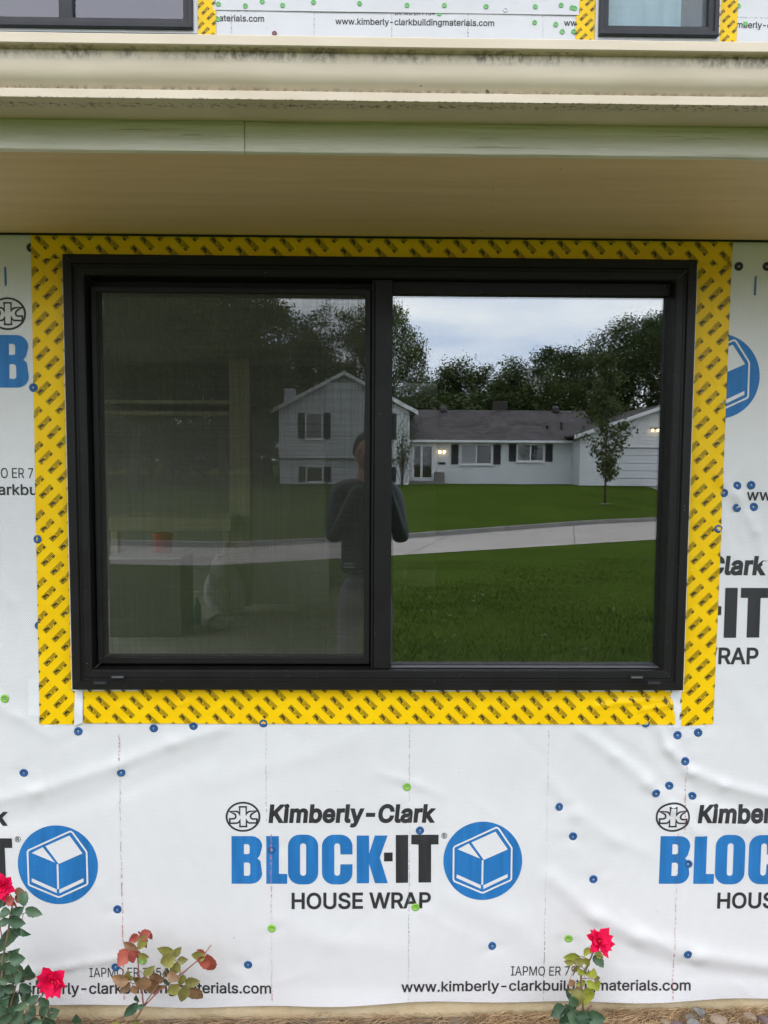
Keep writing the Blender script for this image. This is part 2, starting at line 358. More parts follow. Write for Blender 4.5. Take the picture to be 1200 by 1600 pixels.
# ------------------------------------------------------------------ mesh helpers
class MB:
    def __init__(s): s.v = []; s.f = []
    def add(s, vs_, fs):
        o = len(s.v); s.v += [tuple(v) for v in vs_]; s.f += [tuple(i + o for i in f) for f in fs]; return s
    def quad(s, a, b, c, d): return s.add([a, b, c, d], [(0, 1, 2, 3)])
    def box(s, x0, x1, y0, y1, z0, z1):
        return s.add([(x0, y0, z0), (x1, y0, z0), (x1, y1, z0), (x0, y1, z0), (x0, y0, z1), (x1, y0, z1), (x1, y1, z1), (x0, y1, z1)],
                     [(3, 2, 1, 0), (4, 5, 6, 7), (0, 1, 5, 4), (1, 2, 6, 5), (2, 3, 7, 6), (3, 0, 4, 7)])
    def bbox(s, x0, x1, y0, y1, z0, z1, b=0.004):
        """box with chamfered edges"""
        bm_ = bmesh.new(); bmesh.ops.create_cube(bm_, size=1)
        for v in bm_.verts: v.co = Vector(((x0 + x1) / 2 + v.co.x * (x1 - x0), (y0 + y1) / 2 + v.co.y * (y1 - y0), (z0 + z1) / 2 + v.co.z * (z1 - z0)))
        bmesh.ops.bevel(bm_, geom=bm_.edges[:], offset=b, segments=1, affect='EDGES')
        bm_.verts.ensure_lookup_table()
        for i, v in enumerate(bm_.verts): v.index = i
        s.add([v.co[:] for v in bm_.verts], [[v.index for v in f.verts] for f in bm_.faces]); bm_.free(); return s
    def tube(s, pts, radii, n=8, cap=True):
        pts = [Vector(p) for p in pts]
        if isinstance(radii, (int, float)): radii = [radii] * len(pts)
        o = len(s.v); prev = None
        for i, p in enumerate(pts):
            d = (pts[min(i + 1, len(pts) - 1)] - pts[max(i - 1, 0)]).normalized()
            a = d.cross(Vector((0, 0, 1)) if abs(d.z) < 0.9 else Vector((1, 0, 0))).normalized()
            if prev is not None:
                a2 = (prev - d * prev.dot(d))
                if a2.length > 1e-4: a = a2.normalized()
            prev = a; b = d.cross(a)
            for k in range(n):
                an = 2 * math.pi * k / n
                s.v.append(tuple(p + (a * math.cos(an) + b * math.sin(an)) * radii[i]))
        for i in range(len(pts) - 1):
            for k in range(n):
                k2 = (k + 1) % n
                s.f.append((o + i * n + k, o + i * n + k2, o + (i + 1) * n + k2, o + (i + 1) * n + k))
        if cap:
            s.f.append(tuple(o + k for k in reversed(range(n)))); e_ = o + (len(pts) - 1) * n; s.f.append(tuple(e_ + k for k in range(n)))
        return s
    def lathe(s, prof, n=20, c=(0, 0, 0), axis='z'):
        """prof: (radius, height) pairs"""
        o = len(s.v)
        for r_, h in prof:
            for k in range(n):
                a = 2 * math.pi * k / n; x, y = r_ * math.cos(a), r_ * math.sin(a)
                p = (x, y, h) if axis == 'z' else (x, -h, y)
                s.v.append((p[0] + c[0], p[1] + c[1], p[2] + c[2]))
        for i in range(len(prof) - 1):
            for k in range(n):
                k2 = (k + 1) % n
                s.f.append((o + i * n + k, o + i * n + k2, o + (i + 1) * n + k2, o + (i + 1) * n + k))
        s.f.append(tuple(o + k for k in reversed(range(n)))); e_ = o + (len(prof) - 1) * n; s.f.append(tuple(e_ + k for k in range(n)))
        return s
    def mesh(s, name, m, smooth=False):
        me = bpy.data.meshes.new(name); me.from_pydata(s.v, [], s.f)
        for mm in (m if isinstance(m, (list, tuple)) else [m]): me.materials.append(MAT[mm])
        if smooth: me.polygons.foreach_set('use_smooth', [True] * len(me.polygons))
        me.update(); return me
    def build(s, name, m, parent=None, smooth=False, label=None, cat=None, group=None, kind=None):
        return link(name, s.mesh(name, m, smooth), parent, label, cat, group, kind)
def link(name, me, parent=None, label=None, cat=None, group=None, kind=None, loc=None):
    o = bpy.data.objects.new(name, me); COL.objects.link(o)
    if parent is not None:
        o.parent = parent
        ml = Vector((0, 0, 0)); q = parent
        while q is not None: ml = ml + Vector(q.location); q = q.parent
        if loc is None: o.location = -ml              # geometry is in world coordinates
        else: o.location = Vector(loc) - ml
    elif loc is not None: o.location = loc
    return tag(o, label, cat, group, kind)
def tag(o, label=None, cat=None, group=None, kind=None):
    if label: o['label'] = label
    if cat: o['category'] = cat
    if group: o['group'] = group
    if kind: o['kind'] = kind
    return o
def thing(name, label, cat, loc=(0, 0, 0), group=None):
    o = bpy.data.objects.new(name, None); COL.objects.link(o); o.location = loc; o.empty_display_size = 0.1
    return tag(o, label, cat, group)
def rails(prof, x0, x1, z0, z1, gap=0.0003):
    """mitred frame: prof = (inset, y); gives head, sill, left, right builders"""
    outb = [MB(), MB(), MB(), MB()]
    def c(i, y):
        return ((x0 + i, y, z0 + i), (x1 - i, y, z0 + i), (x1 - i, y, z1 - i), (x0 + i, y, z1 - i))
    for (i0, y0), (i1, y1) in zip(prof, prof[1:]):
        a, b = c(i0, y0), c(i1, y1)
        def sh(p, dx, dz): return (p[0] + dx, p[1], p[2] + dz)
        g = gap
        outb[0].quad(sh(a[3], g, 0), sh(b[3], g, 0), sh(b[2], -g, 0), sh(a[2], -g, 0))
        outb[1].quad(sh(a[1], -g, 0), sh(b[1], -g, 0), sh(b[0], g, 0), sh(a[0], g, 0))
        outb[2].quad(sh(a[0], 0, g), sh(b[0], 0, g), sh(b[3], 0, -g), sh(a[3], 0, -g))
        outb[3].quad(sh(a[2], 0, -g), sh(b[2], 0, -g), sh(b[1], 0, g), sh(a[1], 0, g))
    return outb
def frame_parts(prof, x0, x1, z0, z1, m, parent, names=('frame_head', 'frame_sill', 'frame_jamb', 'frame_jamb')):
    return [b.build(n, m, parent) for b, n in zip(rails(prof, x0, x1, z0, z1), names)]

# ------------------------------------------------------------------ the wrap surface: creases shared by sheet, print and tape
WX0, WX1 = -0.905, 0.905
WZ0 = CAM.z - 0.6848; WZ1 = WZ0 + 1.2579
def _seg(ax, ay, bx, by):
    a, b = at(ax, ay), at(bx, by); return (a.x, a.z, b.x, b.z)
CREASE = []      # (x0,z0,x1,z1,height,width)
def crease(pts, h, wd):
    for (a, b) in zip(pts, pts[1:]):
        CREASE.append((*_seg(*a, *b), h, wd))
crease([(-60, 1262), (60, 1234), (180, 1196), (270, 1160), (350, 1136)], 0.0075, 0.022)
crease([(-60, 1300), (60, 1272), (200, 1228), (330, 1180)], -0.0045, 0.03)
crease([(-40, 1085), (30, 1120), (80, 1150)], 0.004, 0.018)
crease([(-20, 1060), (40, 1092)], -0.003, 0.02)
crease([(1030, 1136), (1044, 1170), (1080, 1205), (1130, 1225), (1230, 1250)], 0.009, 0.017)
crease([(1012, 1140), (1030, 1182), (1062, 1222), (1120, 1252), (1230, 1272)], -0.005, 0.02)
crease([(905, 1140), (960, 1180), (1010, 1222), (1050, 1262), (1090, 1300)], 0.0065, 0.02)
crease([(935, 1140), (985, 1175), (1030, 1210)], -0.004, 0.018)
crease([(860, 1220), (900, 1270), (960, 1310), (1010, 1330)], 0.004, 0.025)
crease([(860, 1370), (930, 1430), (1000, 1462), (1090, 1490), (1230, 1512)], 0.009, 0.028)
crease([(900, 1440), (980, 1490), (1080, 1516), (1230, 1530)], -0.006, 0.03)
crease([(1120, 745), (1150, 775), (1180, 830), (1200, 900)], 0.0075, 0.014)
crease([(1124, 770), (1140, 800), (1150, 850)], -0.005, 0.014)
crease([(1140, 800), (1128, 830), (1120, 860)], 0.005, 0.010)
crease([(1100, 1260), (1160, 1290), (1230, 1300)], 0.004, 0.03)
crease([(-40, 1530), (40, 1520), (110, 1508), (185, 1496)], 0.006, 0.016)
crease([(-40, 1550), (80, 1535), (200, 1512)], -0.004, 0.018)
crease([(590, 1205), (640, 1220), (690, 1240)], 0.003, 0.014)
crease([(700, 1400), (800, 1440), (860, 1500)], 0.004, 0.04)
crease([(430, 1440), (520, 1470), (620, 1480)], 0.003, 0.035)
crease([(330, 1220), (480, 1180), (560, 1150)], 0.0025, 0.03)
crease([(-30, 860), (20, 940), (50, 1020)], 0.003, 0.02)
crease([(1140, 1060), (1180, 1120), (1210, 1180)], 0.003, 0.03)
_g = random.Random(77)
for _ in range(70):
    cx, cy = _g.uniform(-60, 1260), _g.choice((_g.uniform(1130, 1570), _g.uniform(1130, 1570), _g.uniform(560, 1130)))
    an = R(_g.choice((_g.gauss(35, 18), _g.gauss(-30, 20), _g.gauss(90, 15)))); ln = _g.uniform(25, 110)
    CREASE.append((*_seg(cx - math.cos(an) * ln / 2, cy - math.sin(an) * ln / 2, cx + math.cos(an) * ln / 2, cy + math.sin(an) * ln / 2), _g.choice((-1, 1, 1)) * _g.uniform(0.0007, 0.0020), _g.uniform(0.005, 0.012)))
_CR = np.array(CREASE)
_rs = np.random.RandomState(3)
_WV = [(_rs.uniform(1.5, 9), _rs.uniform(0, 6.28), _rs.uniform(0, 6.28), _rs.uniform(0.4, 1)) for _ in range(26)]
def wrap_h(x, z):
    x = np.asarray(x, float); z = np.asarray(z, float)
    h = np.zeros_like(x)
    for k, an, ph, am in _WV:
        h += am * 0.0022 / k * np.sin(k * 2.2 * (x * math.cos(an) + z * math.sin(an)) + ph)
    for x0, z0, x1, z1, hh, wd in _CR:
        dx, dz = x1 - x0, z1 - z0; ll = dx * dx + dz * dz
        t_ = np.clip(((x - x0) * dx + (z - z0) * dz) / ll, 0, 1)
        d2 = (x - x0 - t_ * dx) ** 2 + (z - z0 - t_ * dz) ** 2
        h += 0.62 * hh * np.exp(-d2 / (wd * wd))
    for k, (cx, cz) in enumerate(CAPS):          # each cap pulls the sheet in and starts small tucks
        rr = (x - cx) ** 2 + (z - cz) ** 2; an = np.arctan2(z - cz, x - cx)
        h -= 0.0022 * np.exp(-rr / 0.022 ** 2)
        h += 0.0010 * np.exp(-((np.sqrt(rr) - 0.035) / 0.02) ** 2) * np.cos(3 * an + k * 1.7)
    for xs in STUDS:
        h -= 0.0007 * np.exp(-((x - xs) / 0.006) ** 2)
    # taped down tight next to the window
    dxw = np.maximum(np.maximum(WX0 - 0.06 - x, x - WX1 - 0.06), 0); dzw = np.maximum(np.maximum(WZ0 - 0.06 - z, z - WZ1 - 0.06), 0)
    fl = 1 - np.exp(-(dxw ** 2 + dzw ** 2) / 0.05 ** 2)
    low = 0.006 * np.clip(1 - (z + 0.035) / 0.06, 0, 1) * np.clip(np.sin(7 * x + 2), 0, 1)
    return np.maximum(h * (0.25 + 0.75 * fl) + 0.005, 0.0012) + low
CAPS = [(at(a_, b_).x, at(a_, b_).z) for a_, b_ in ((38, 1207), (190, 1206), (123, 1142), (184, 1420), (388, 1506), (425, 1326), (656, 1296), (1024, 1238), (1045, 1227), (1081, 1243), (1069, 1188), (1058, 1148), (1090, 1144), (874, 1260), (895, 1306), (927, 1373), (1073, 1488), (769, 1477), (1151, 759), (1173, 758), (1151, 793), (1177, 792), (636, 1228), (649, 1416), (425, 1448), (888, 1466))]
STUDS = [at(p, 1300).x for p in (-30, 187, 420, 640, 857, 1076, 1290)]

# ------------------------------------------------------------------ flat print: outlines on the sheet
def curve_mesh(loops):
    cu = bpy.data.curves.new('outline', 'CURVE'); cu.dimensions = '2D'; cu.fill_mode = 'BOTH'
    for lp in loops:
        sp = cu.splines.new('POLY'); sp.points.add(len(lp) - 1)
        for p, q in zip(sp.points, lp): p.co = (q[0], q[1], 0, 1)
        sp.use_cyclic_u = True
    return _cu2(cu)
def _cu2(cu):
    o = bpy.data.objects.new('tmp', cu); COL.objects.link(o)
    dg = bpy.context.evaluated_depsgraph_get()
    me = bpy.data.meshes.new_from_object(o.evaluated_get(dg))
    vs_ = [tuple(v.co[:2]) for v in me.vertices]; fs = [tuple(p.vertices) for p in me.polygons]
    bpy.data.objects.remove(o); bpy.data.curves.remove(cu); bpy.data.meshes.remove(me)
    return vs_, fs
try:
    FONT = bpy.data.fonts.load(bpy.utils.system_resource('DATAFILES') + '/fonts/Inter.woff2')
except Exception:
    FONT = None
from mathutils.geometry import delaunay_2d_cdt
def text2d(s, bold=0.0, shear=0.0, spacing=1.0, res=3):
    """outlines of a line of text, thickened by hand and filled by winding number"""
    cu = bpy.data.curves.new('text', 'FONT'); cu.body = s
    if FONT: cu.font = FONT
    cu.resolution_u = res; cu.space_character = spacing
    o = bpy.data.objects.new('tmp', cu); COL.objects.link(o)
    dg = bpy.context.evaluated_depsgraph_get()
    c2 = o.evaluated_get(dg).to_curve(dg); loops = []
    for sp in c2.splines:
        pts = []
        if sp.type == 'BEZIER':
            bp_ = list(sp.bezier_points); n_ = len(bp_)
            for k in range(n_):
                a, b = bp_[k], bp_[(k + 1) % n_]
                p0, p1, p2, p3 = (np.array(q[:2]) for q in (a.co, a.handle_right, b.handle_left, b.co))
                straight = abs(np.cross(p3 - p0, p1 - p0)) + abs(np.cross(p3 - p0, p2 - p0)) < 1e-5
                for t_ in ([0.0] if straight else [q / (res + 1) for q in range(res + 1)]):
                    pts.append((1 - t_) ** 3 * p0 + 3 * (1 - t_) ** 2 * t_ * p1 + 3 * (1 - t_) * t_ * t_ * p2 + t_ ** 3 * p3)
        else:
            pts = [np.array(q.co[:2]) for q in sp.points]
        cl = [pts[0]]
        for q in pts[1:]:
            if np.linalg.norm(q - cl[-1]) > 1e-4: cl.append(q)
        if np.linalg.norm(cl[0] - cl[-1]) < 1e-4: cl.pop()
        if len(cl) > 2: loops.append(np.array(cl))
    o.evaluated_get(dg).to_curve_clear(); bpy.data.objects.remove(o); bpy.data.curves.remove(cu)
    area = lambda l_: 0.5 * float(np.sum(l_[:, 0] * np.roll(l_[:, 1], -1) - l_[:, 1] * np.roll(l_[:, 0], -1)))
    sgn = 1.0 if area(max(loops, key=lambda l_: abs(area(l_)))) > 0 else -1.0
    if bold:
        nl = []
        for l_ in loops:
            d1 = l_ - np.roll(l_, 1, 0); d2 = np.roll(l_, -1, 0) - l_
            d1 /= np.linalg.norm(d1, axis=1)[:, None]; d2 /= np.linalg.norm(d2, axis=1)[:, None]
            n1 = np.stack([d1[:, 1], -d1[:, 0]], 1); n2 = np.stack([d2[:, 1], -d2[:, 0]], 1); m = n1 + n2; m /= np.linalg.norm(m, axis=1)[:, None] + 1e-9
            k = 1 / np.clip(np.sum(m * n1, 1), .5, 1)
            nl.append(l_ + m * (k * bold * sgn)[:, None])
        loops = nl
    V = []; E_ = []
    for l_ in loops:
        o_ = len(V); V += [Vector((float(x), float(y))) for x, y in l_]; E_ += [(o_ + k, o_ + (k + 1) % len(l_)) for k in range(len(l_))]
    vo, eo, fo, *_ = delaunay_2d_cdt(V, E_, [], 0, 1e-6)
    vo = np.array([tuple(v) for v in vo]); fo = [tuple(f) for f in fo]
    cen = np.array([vo[list(f)].mean(0) for f in fo]); wn = np.zeros(len(fo))
    for l_ in loops:
        a, b = l_, np.roll(l_, -1, 0)
        lo, hi = l_.min(0), l_.max(0); idx = np.where((cen[:, 0] >= lo[0]) & (cen[:, 0] <= hi[0]) & (cen[:, 1] >= lo[1]) & (cen[:, 1] <= hi[1]))[0]
        if not len(idx): continue
        c = cen[idx]; up_ = (a[None, :, 1] <= c[:, 1:2]) & (b[None, :, 1] > c[:, 1:2]); dn = (a[None, :, 1] > c[:, 1:2]) & (b[None, :, 1] <= c[:, 1:2])
        cr = (b[None, :, 0] - a[None, :, 0]) * (c[:, 1:2] - a[None, :, 1]) - (c[:, 0:1] - a[None, :, 0]) * (b[None, :, 1] - a[None, :, 1])
        wn[idx] += (up_ & (cr > 0)).sum(1) - (dn & (cr < 0)).sum(1)
    fs = [f for f, q in zip(fo, wn) if q * sgn > 0.5]
    used = sorted({k for f in fs for k in f}); mp_ = {k: n_ for n_, k in enumerate(used)}
    vs_ = [(float(vo[k][0] + shear * vo[k][1]), float(vo[k][1])) for k in used]
    return vs_, [tuple(mp_[k] for k in f) for f in fs]
def fit(shape, x0, x1, z0, z1):
    vs_, fs = shape
    a = np.array(vs_); lo, hi = a.min(0), a.max(0)
    b = (a - lo) / (hi - lo) * np.array([x1 - x0, z1 - z0]) + np.array([x0, z0])
    return [tuple(p) for p in b], fs
def stroke(pts, wd, closed=False):
    """ribbon along a polyline with mitred joints"""
    n = len(pts); P = [np.array(p, float) for p in pts]; vs_ = []; fs = []
    for i in range(n):
        a = P[i - 1] if (i > 0 or closed) else None; b = P[(i + 1) % n] if (i < n - 1 or closed) else None
        d1 = (P[i] - a) if a is not None else (b - P[i]); d2 = (b - P[i]) if b is not None else d1
        d1 = d1 / (np.linalg.norm(d1) + 1e-9); d2 = d2 / (np.linalg.norm(d2) + 1e-9)
        n1 = np.array([-d1[1], d1[0]]); n2 = np.array([-d2[1], d2[0]]); m = n1 + n2
        m = m / (np.linalg.norm(m) + 1e-9); sc = 1 / max(0.45, float(m @ n1))
        vs_ += [tuple(P[i] + m * wd / 2 * sc), tuple(P[i] - m * wd / 2 * sc)]
    for i in range(n if closed else n - 1):
        j = (i + 1) % n; fs.append((2 * i, 2 * i + 1, 2 * j + 1, 2 * j))
    return vs_, fs
def conform(shapes, lift, yb=0.0, hf=None, maxe=0.03):
    """flat shapes in wall x,z -> mesh builder lying on the creased sheet"""
    bm_ = bmesh.new()
    for vs_, fs in shapes:
        bv = [bm_.verts.new((x, 0, z)) for x, z in vs_]
        for f in fs:
            try: bm_.faces.new([bv[i] for i in f])
            except ValueError: pass
    for _ in range(3):
        es = [e_ for e_ in bm_.edges if e_.calc_length() > maxe]
        if not es: break
        bmesh.ops.triangulate(bm_, faces=bm_.faces[:])
        es = [e_ for e_ in bm_.edges if e_.calc_length() > maxe]
        bmesh.ops.subdivide_edges(bm_, edges=es, cuts=1)
    bmesh.ops.triangulate(bm_, faces=bm_.faces[:])
    if yb != 0.0:
        bad = [f for f in bm_.faces if LW[0] - .02 < f.calc_center_median().x < LW[1] + .02 or RW[0] - .02 < f.calc_center_median().x < RW[1] + .02]
        if lift < 0.004: bmesh.ops.delete(bm_, geom=bad, context='FACES')
    if yb == 0.0:       # nothing is printed across the window opening
        bad = [f for f in bm_.faces if WX0 + 0.01 < f.calc_center_median().x < WX1 - 0.01 and WZ0 + 0.01 < f.calc_center_median().z < WZ1 - 0.01]
        bmesh.ops.delete(bm_, geom=bad, context='FACES')
    for f in bm_.faces:
        f.normal_update()
        if f.normal.y > 0: f.normal_flip()
    bm_.verts.ensure_lookup_table()
    co = np.array([v.co[:] for v in bm_.verts])
    h = (hf or wrap_h)(co[:, 0], co[:, 2]) if len(co) else []
    mb = MB()
    for i, v in enumerate(bm_.verts): v.index = i
    mb.v = [(co[i, 0], yb - h[i] - lift, co[i, 2]) for i in range(len(co))]
    mb.f = [tuple(v.index for v in f.verts) for f in bm_.faces]
    bm_.free(); return mb

# ------------------------------------------------------------------ THE HOUSE IN FRONT
Z_SOF = 2.2845; Y_FAS = -0.625; HX0, HX1 = -3.3, 4.2
YU = 1.86                                             # upper wall
house = thing('wrapped_house', 'house under renovation covered in white printed house wrap with tan roof overhang', 'house', (0, 0, 0))
# wrap sheet (grid with the window opening left out, wavy lower edge)
def wrap_sheet():
    xs = sorted(set(np.round(np.concatenate([np.arange(HX0, -1.45, 0.05), np.arange(-1.45, 1.45, 0.008), np.arange(1.45, HX1 + 0.01, 0.05)]), 4)) | {WX0 + 0.012, WX1 - 0.012})
    zb = at(600, 1566).z
    zs = sorted(set(np.round(np.arange(zb, 2.30, 0.008), 4)) | {WZ0 + 0.012, WZ1 - 0.012, 2.304})
    X, Z = np.meshgrid(np.array(xs), np.array(zs), indexing='ij')
    def low(x): return zb + 0.005 * np.sin(5.1 * x + 1.0) + 0.006 * np.sin(2.3 * x - 0.6) + 0.003 * np.sin(13 * x)
    Zd = Z + (low(X) - zb) * np.clip(1 - (Z - zb) / 0.25, 0, 1)
    H = wrap_h(X, Zd)
    mb = MB(); nz_ = len(zs)
    mb.v = [(X[i, j], -H[i, j], Zd[i, j]) for i in range(len(xs)) for j in range(nz_)]
    for i in range(len(xs) - 1):
        cx = (xs[i] + xs[i + 1]) / 2
        for j in range(nz_ - 1):
            cz = (zs[j] + zs[j + 1]) / 2
            if WX0 + 0.012 < cx < WX1 - 0.012 and WZ0 + 0.012 < cz < WZ1 - 0.012: continue
            mb.f.append((i * nz_ + j, (i + 1) * nz_ + j, (i + 1) * nz_ + j + 1, i * nz_ + j + 1))
    return mb
wrap = wrap_sheet().build('house_wrap', 'wrap', house, True, label='white woven house wrap with creases and printed logos')
# sheathing behind it, foundation
mb = MB()
mb.box(HX0, WX0 + 0.014, 0.004, 0.12, 0.052, 2.60); mb.box(WX1 - 0.014, HX1, 0.004, 0.12, 0.052, 2.60)
mb.box(WX0 + 0.014, WX1 - 0.014, 0.004, 0.12, 0.052, WZ0 + 0.014); mb.box(WX0 + 0.014, WX1 - 0.014, 0.004, 0.12, WZ1 - 0.014, 2.60)
mb.build('sheathing', 'studwood', house)
MB().bbox(HX0, HX1, 0.006, 0.2, -0.6, 0.05, 0.003).build('foundation', 'foundation', house)
# side and rear walls
mb = MB()
for xa, xb in ((HX0 - 0.12, HX0), (HX1, HX1 + 0.12)):       # left side wall: unseen wide opening added to let light into the room
    
    if xa > 0: mb.box(xa, xb, 0.0, 6.2, -0.3, 2.60); continue
    mb.box(xa, xb, 0.0, 6.2, -0.3, 0.46); mb.box(xa, xb, 0.0, 6.2, 2.38, 2.60); mb.box(xa, xb, 0.0, 0.5, 0.46, 2.38); mb.box(xa, xb, 4.4, 6.2, 0.46, 2.38)
mb.box(HX0, HX1, 6.08, 6.2, -0.3, 2.60)
mb.build('outer_wall', 'trim_white', house)
# soffit, fascia, drip edge, roof
MB().box(HX0 - 0.3, HX1 + 0.3, Y_FAS + 0.019, 0.0, Z_SOF, Z_SOF + 0.012).build('soffit', 'soffit', house)
mb = MB()
xj = at(382, 215, Y_FAS).x
fz0 = Z_SOF - 0.003
mb.bbox(HX0 - 0.3, xj - 0.0006, Y_FAS, Y_FAS + 0.018, fz0, 2.455, 0.0015)
mb.build('fascia_board', 'fascia', house)
MB().bbox(xj + 0.0006, HX1 + 0.3, Y_FAS + 0.0005, Y_FAS + 0.018, fz0, 2.455, 0.0015).build('fascia_board', 'fascia', house)
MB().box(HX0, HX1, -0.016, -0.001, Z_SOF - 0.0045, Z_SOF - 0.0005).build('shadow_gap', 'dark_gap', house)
rz0, rsl = 2.456, 0.33
mb = MB()
ry0, ry1 = Y_FAS - 0.03, YU
mb.add([(HX0 - .3, ry0, rz0), (HX1 + .3, ry0, rz0), (HX1 + .3, ry1, rz0 + rsl * (ry1 - ry0)), (HX0 - .3, ry1, rz0 + rsl * (ry1 - ry0)),
        (HX0 - .3, ry0, rz0 + .012), (HX1 + .3, ry0, rz0 + .012), (HX1 + .3, ry1, rz0 + .012 + rsl * (ry1 - ry0)), (HX0 - .3, ry1, rz0 + .012 + rsl * (ry1 - ry0))],
       [(3, 2, 1, 0), (4, 5, 6, 7), (0, 1, 5, 4), (1, 2, 6, 5), (2, 3, 7, 6), (3, 0, 4, 7)])
roof = mb.build('roof', 'shingle', house)
# print of the lower wall
def px_rect(x0, x1, y0, y1, yw=0.0):
    a = at(x0, (y0 + y1) / 2, yw); b = at(x1, (y0 + y1) / 2, yw); c = at((x0 + x1) / 2, y1, yw); d = at((x0 + x1) / 2, y0, yw)
    return a.x, b.x, c.z, d.z
KC = text2d('Kimberly-Clark', 0.036, 0.10, 1.03)
HW = text2d('HOUSE WRAP', 0.020)
URL = text2d('www.kimberly-clarkbuildingmaterials.com', 0.013)
IAP = text2d('IAPMO ER 7954', 0.002)
REG = text2d('R', 0.02)
def arc(cx, cy, rx, ry, a0, a1, n=8):
    return [(cx + rx * math.cos(R(a0 + (a1 - a0) * i / n)), cy + ry * math.sin(R(a0 + (a1 - a0) * i / n))) for i in range(n + 1)]
def zx(pts, ox, oy, sc): return [(ox + x / sc, oy + y / sc) for x, y in pts]
# heavy condensed capitals, outlines in pixels of a 2.4x view of the photo
G = {}
G['B'] = [[(78, 178), (150, 178)] + arc(152, 216, 40, 38, -90, 20, 8) + [(184, 250), (174, 262)] + [(186, 272)] + arc(150, 318, 42, 39, 0, 90, 8)[0:] + [(78, 357)],
          [(124, 208), (124, 246)] + arc(136, 238, 10, 9, 60, 0, 3) + arc(136, 217, 10, 9, 0, -80, 3),
          [(124, 278), (124, 327)] + arc(137, 318, 11, 10, 70, 0, 3) + arc(137, 287, 11, 10, 0, -80, 3)]
G['L'] = [[(208, 178), (255, 178), (255, 320), (286, 320), (286, 357), (208, 357)]]
def ring(x0, x1, y0, y1, r, n=7):
    return arc(x0 + r, y0 + r, r, r, 180, 270, n) + arc(x1 - r, y0 + r, r, r, 270, 360, n) + arc(x1 - r, y1 - r, r, r, 0, 90, n) + arc(x0 + r, y1 - r, r, r, 90, 180, n)
G['O'] = [ring(289, 402, 173, 359, 44), ring(334, 357, 205, 327, 11)]
C_out = arc(460, 217, 44, 44, 180, 270, 7) + arc(486, 217, 44, 44, 270, 360, 7) + [(530, 247), (485, 247)] + arc(473, 216, 11, 11, 0, -90, 4) + arc(473, 216, 11, 11, -90, -180, 4) + arc(473, 316, 11, 11, 180, 90, 4) + arc(473, 316, 11, 11, 90, 0, 4) + [(485, 284), (530, 284)] + arc(486, 315, 44, 44, 0, 90, 7) + arc(460, 315, 44, 44, 90, 180, 7)
G['C'] = [C_out]
G['K'] = [[(546, 176), (592, 176), (592, 244), (614, 176), (661, 176), (632, 258), (662, 355), (614, 355), (592, 282), (592, 355), (546, 355)]]
G['dot'] = [[(648, 240), (680, 240), (680, 273), (648, 273)]]
G['I'] = [[(692, 174), (738, 174), (738, 354), (692, 354)]]
G['T'] = [[(750, 174), (852, 174), (852, 210), (824, 210), (824, 353), (777, 353), (777, 210), (750, 210)]]
def px2wall(shape, dx, dy, yw=0.0):
    vs_, fs = shape
    o = []
    for x, y in vs_:
        p = at(x, y, yw); o.append((p.x, p.z))
    return o, fs
GM = {k: curve_mesh(v) for k, v in G.items()}
def glyph(k, T):
    vs_, fs = GM[k]; return [T(330 + x / 2.4, 1230 + y / 2.4) for x, y in vs_], fs
EMB = [(250, 135), (355, 135), (355, 250), (372, 225), (400, 208), (528, 196), (462, 232), (432, 255), (420, 285), (430, 312), (455, 325), (520, 322), (520, 386), (400, 386), (370, 370), (355, 335),
       (360, 442), (256, 442), (258, 345), (240, 375), (215, 388), (100, 392), (98, 322), (150, 322), (182, 312), (194, 288), (186, 255), (160, 238), (92, 205), (215, 206), (240, 225), (255, 255)]
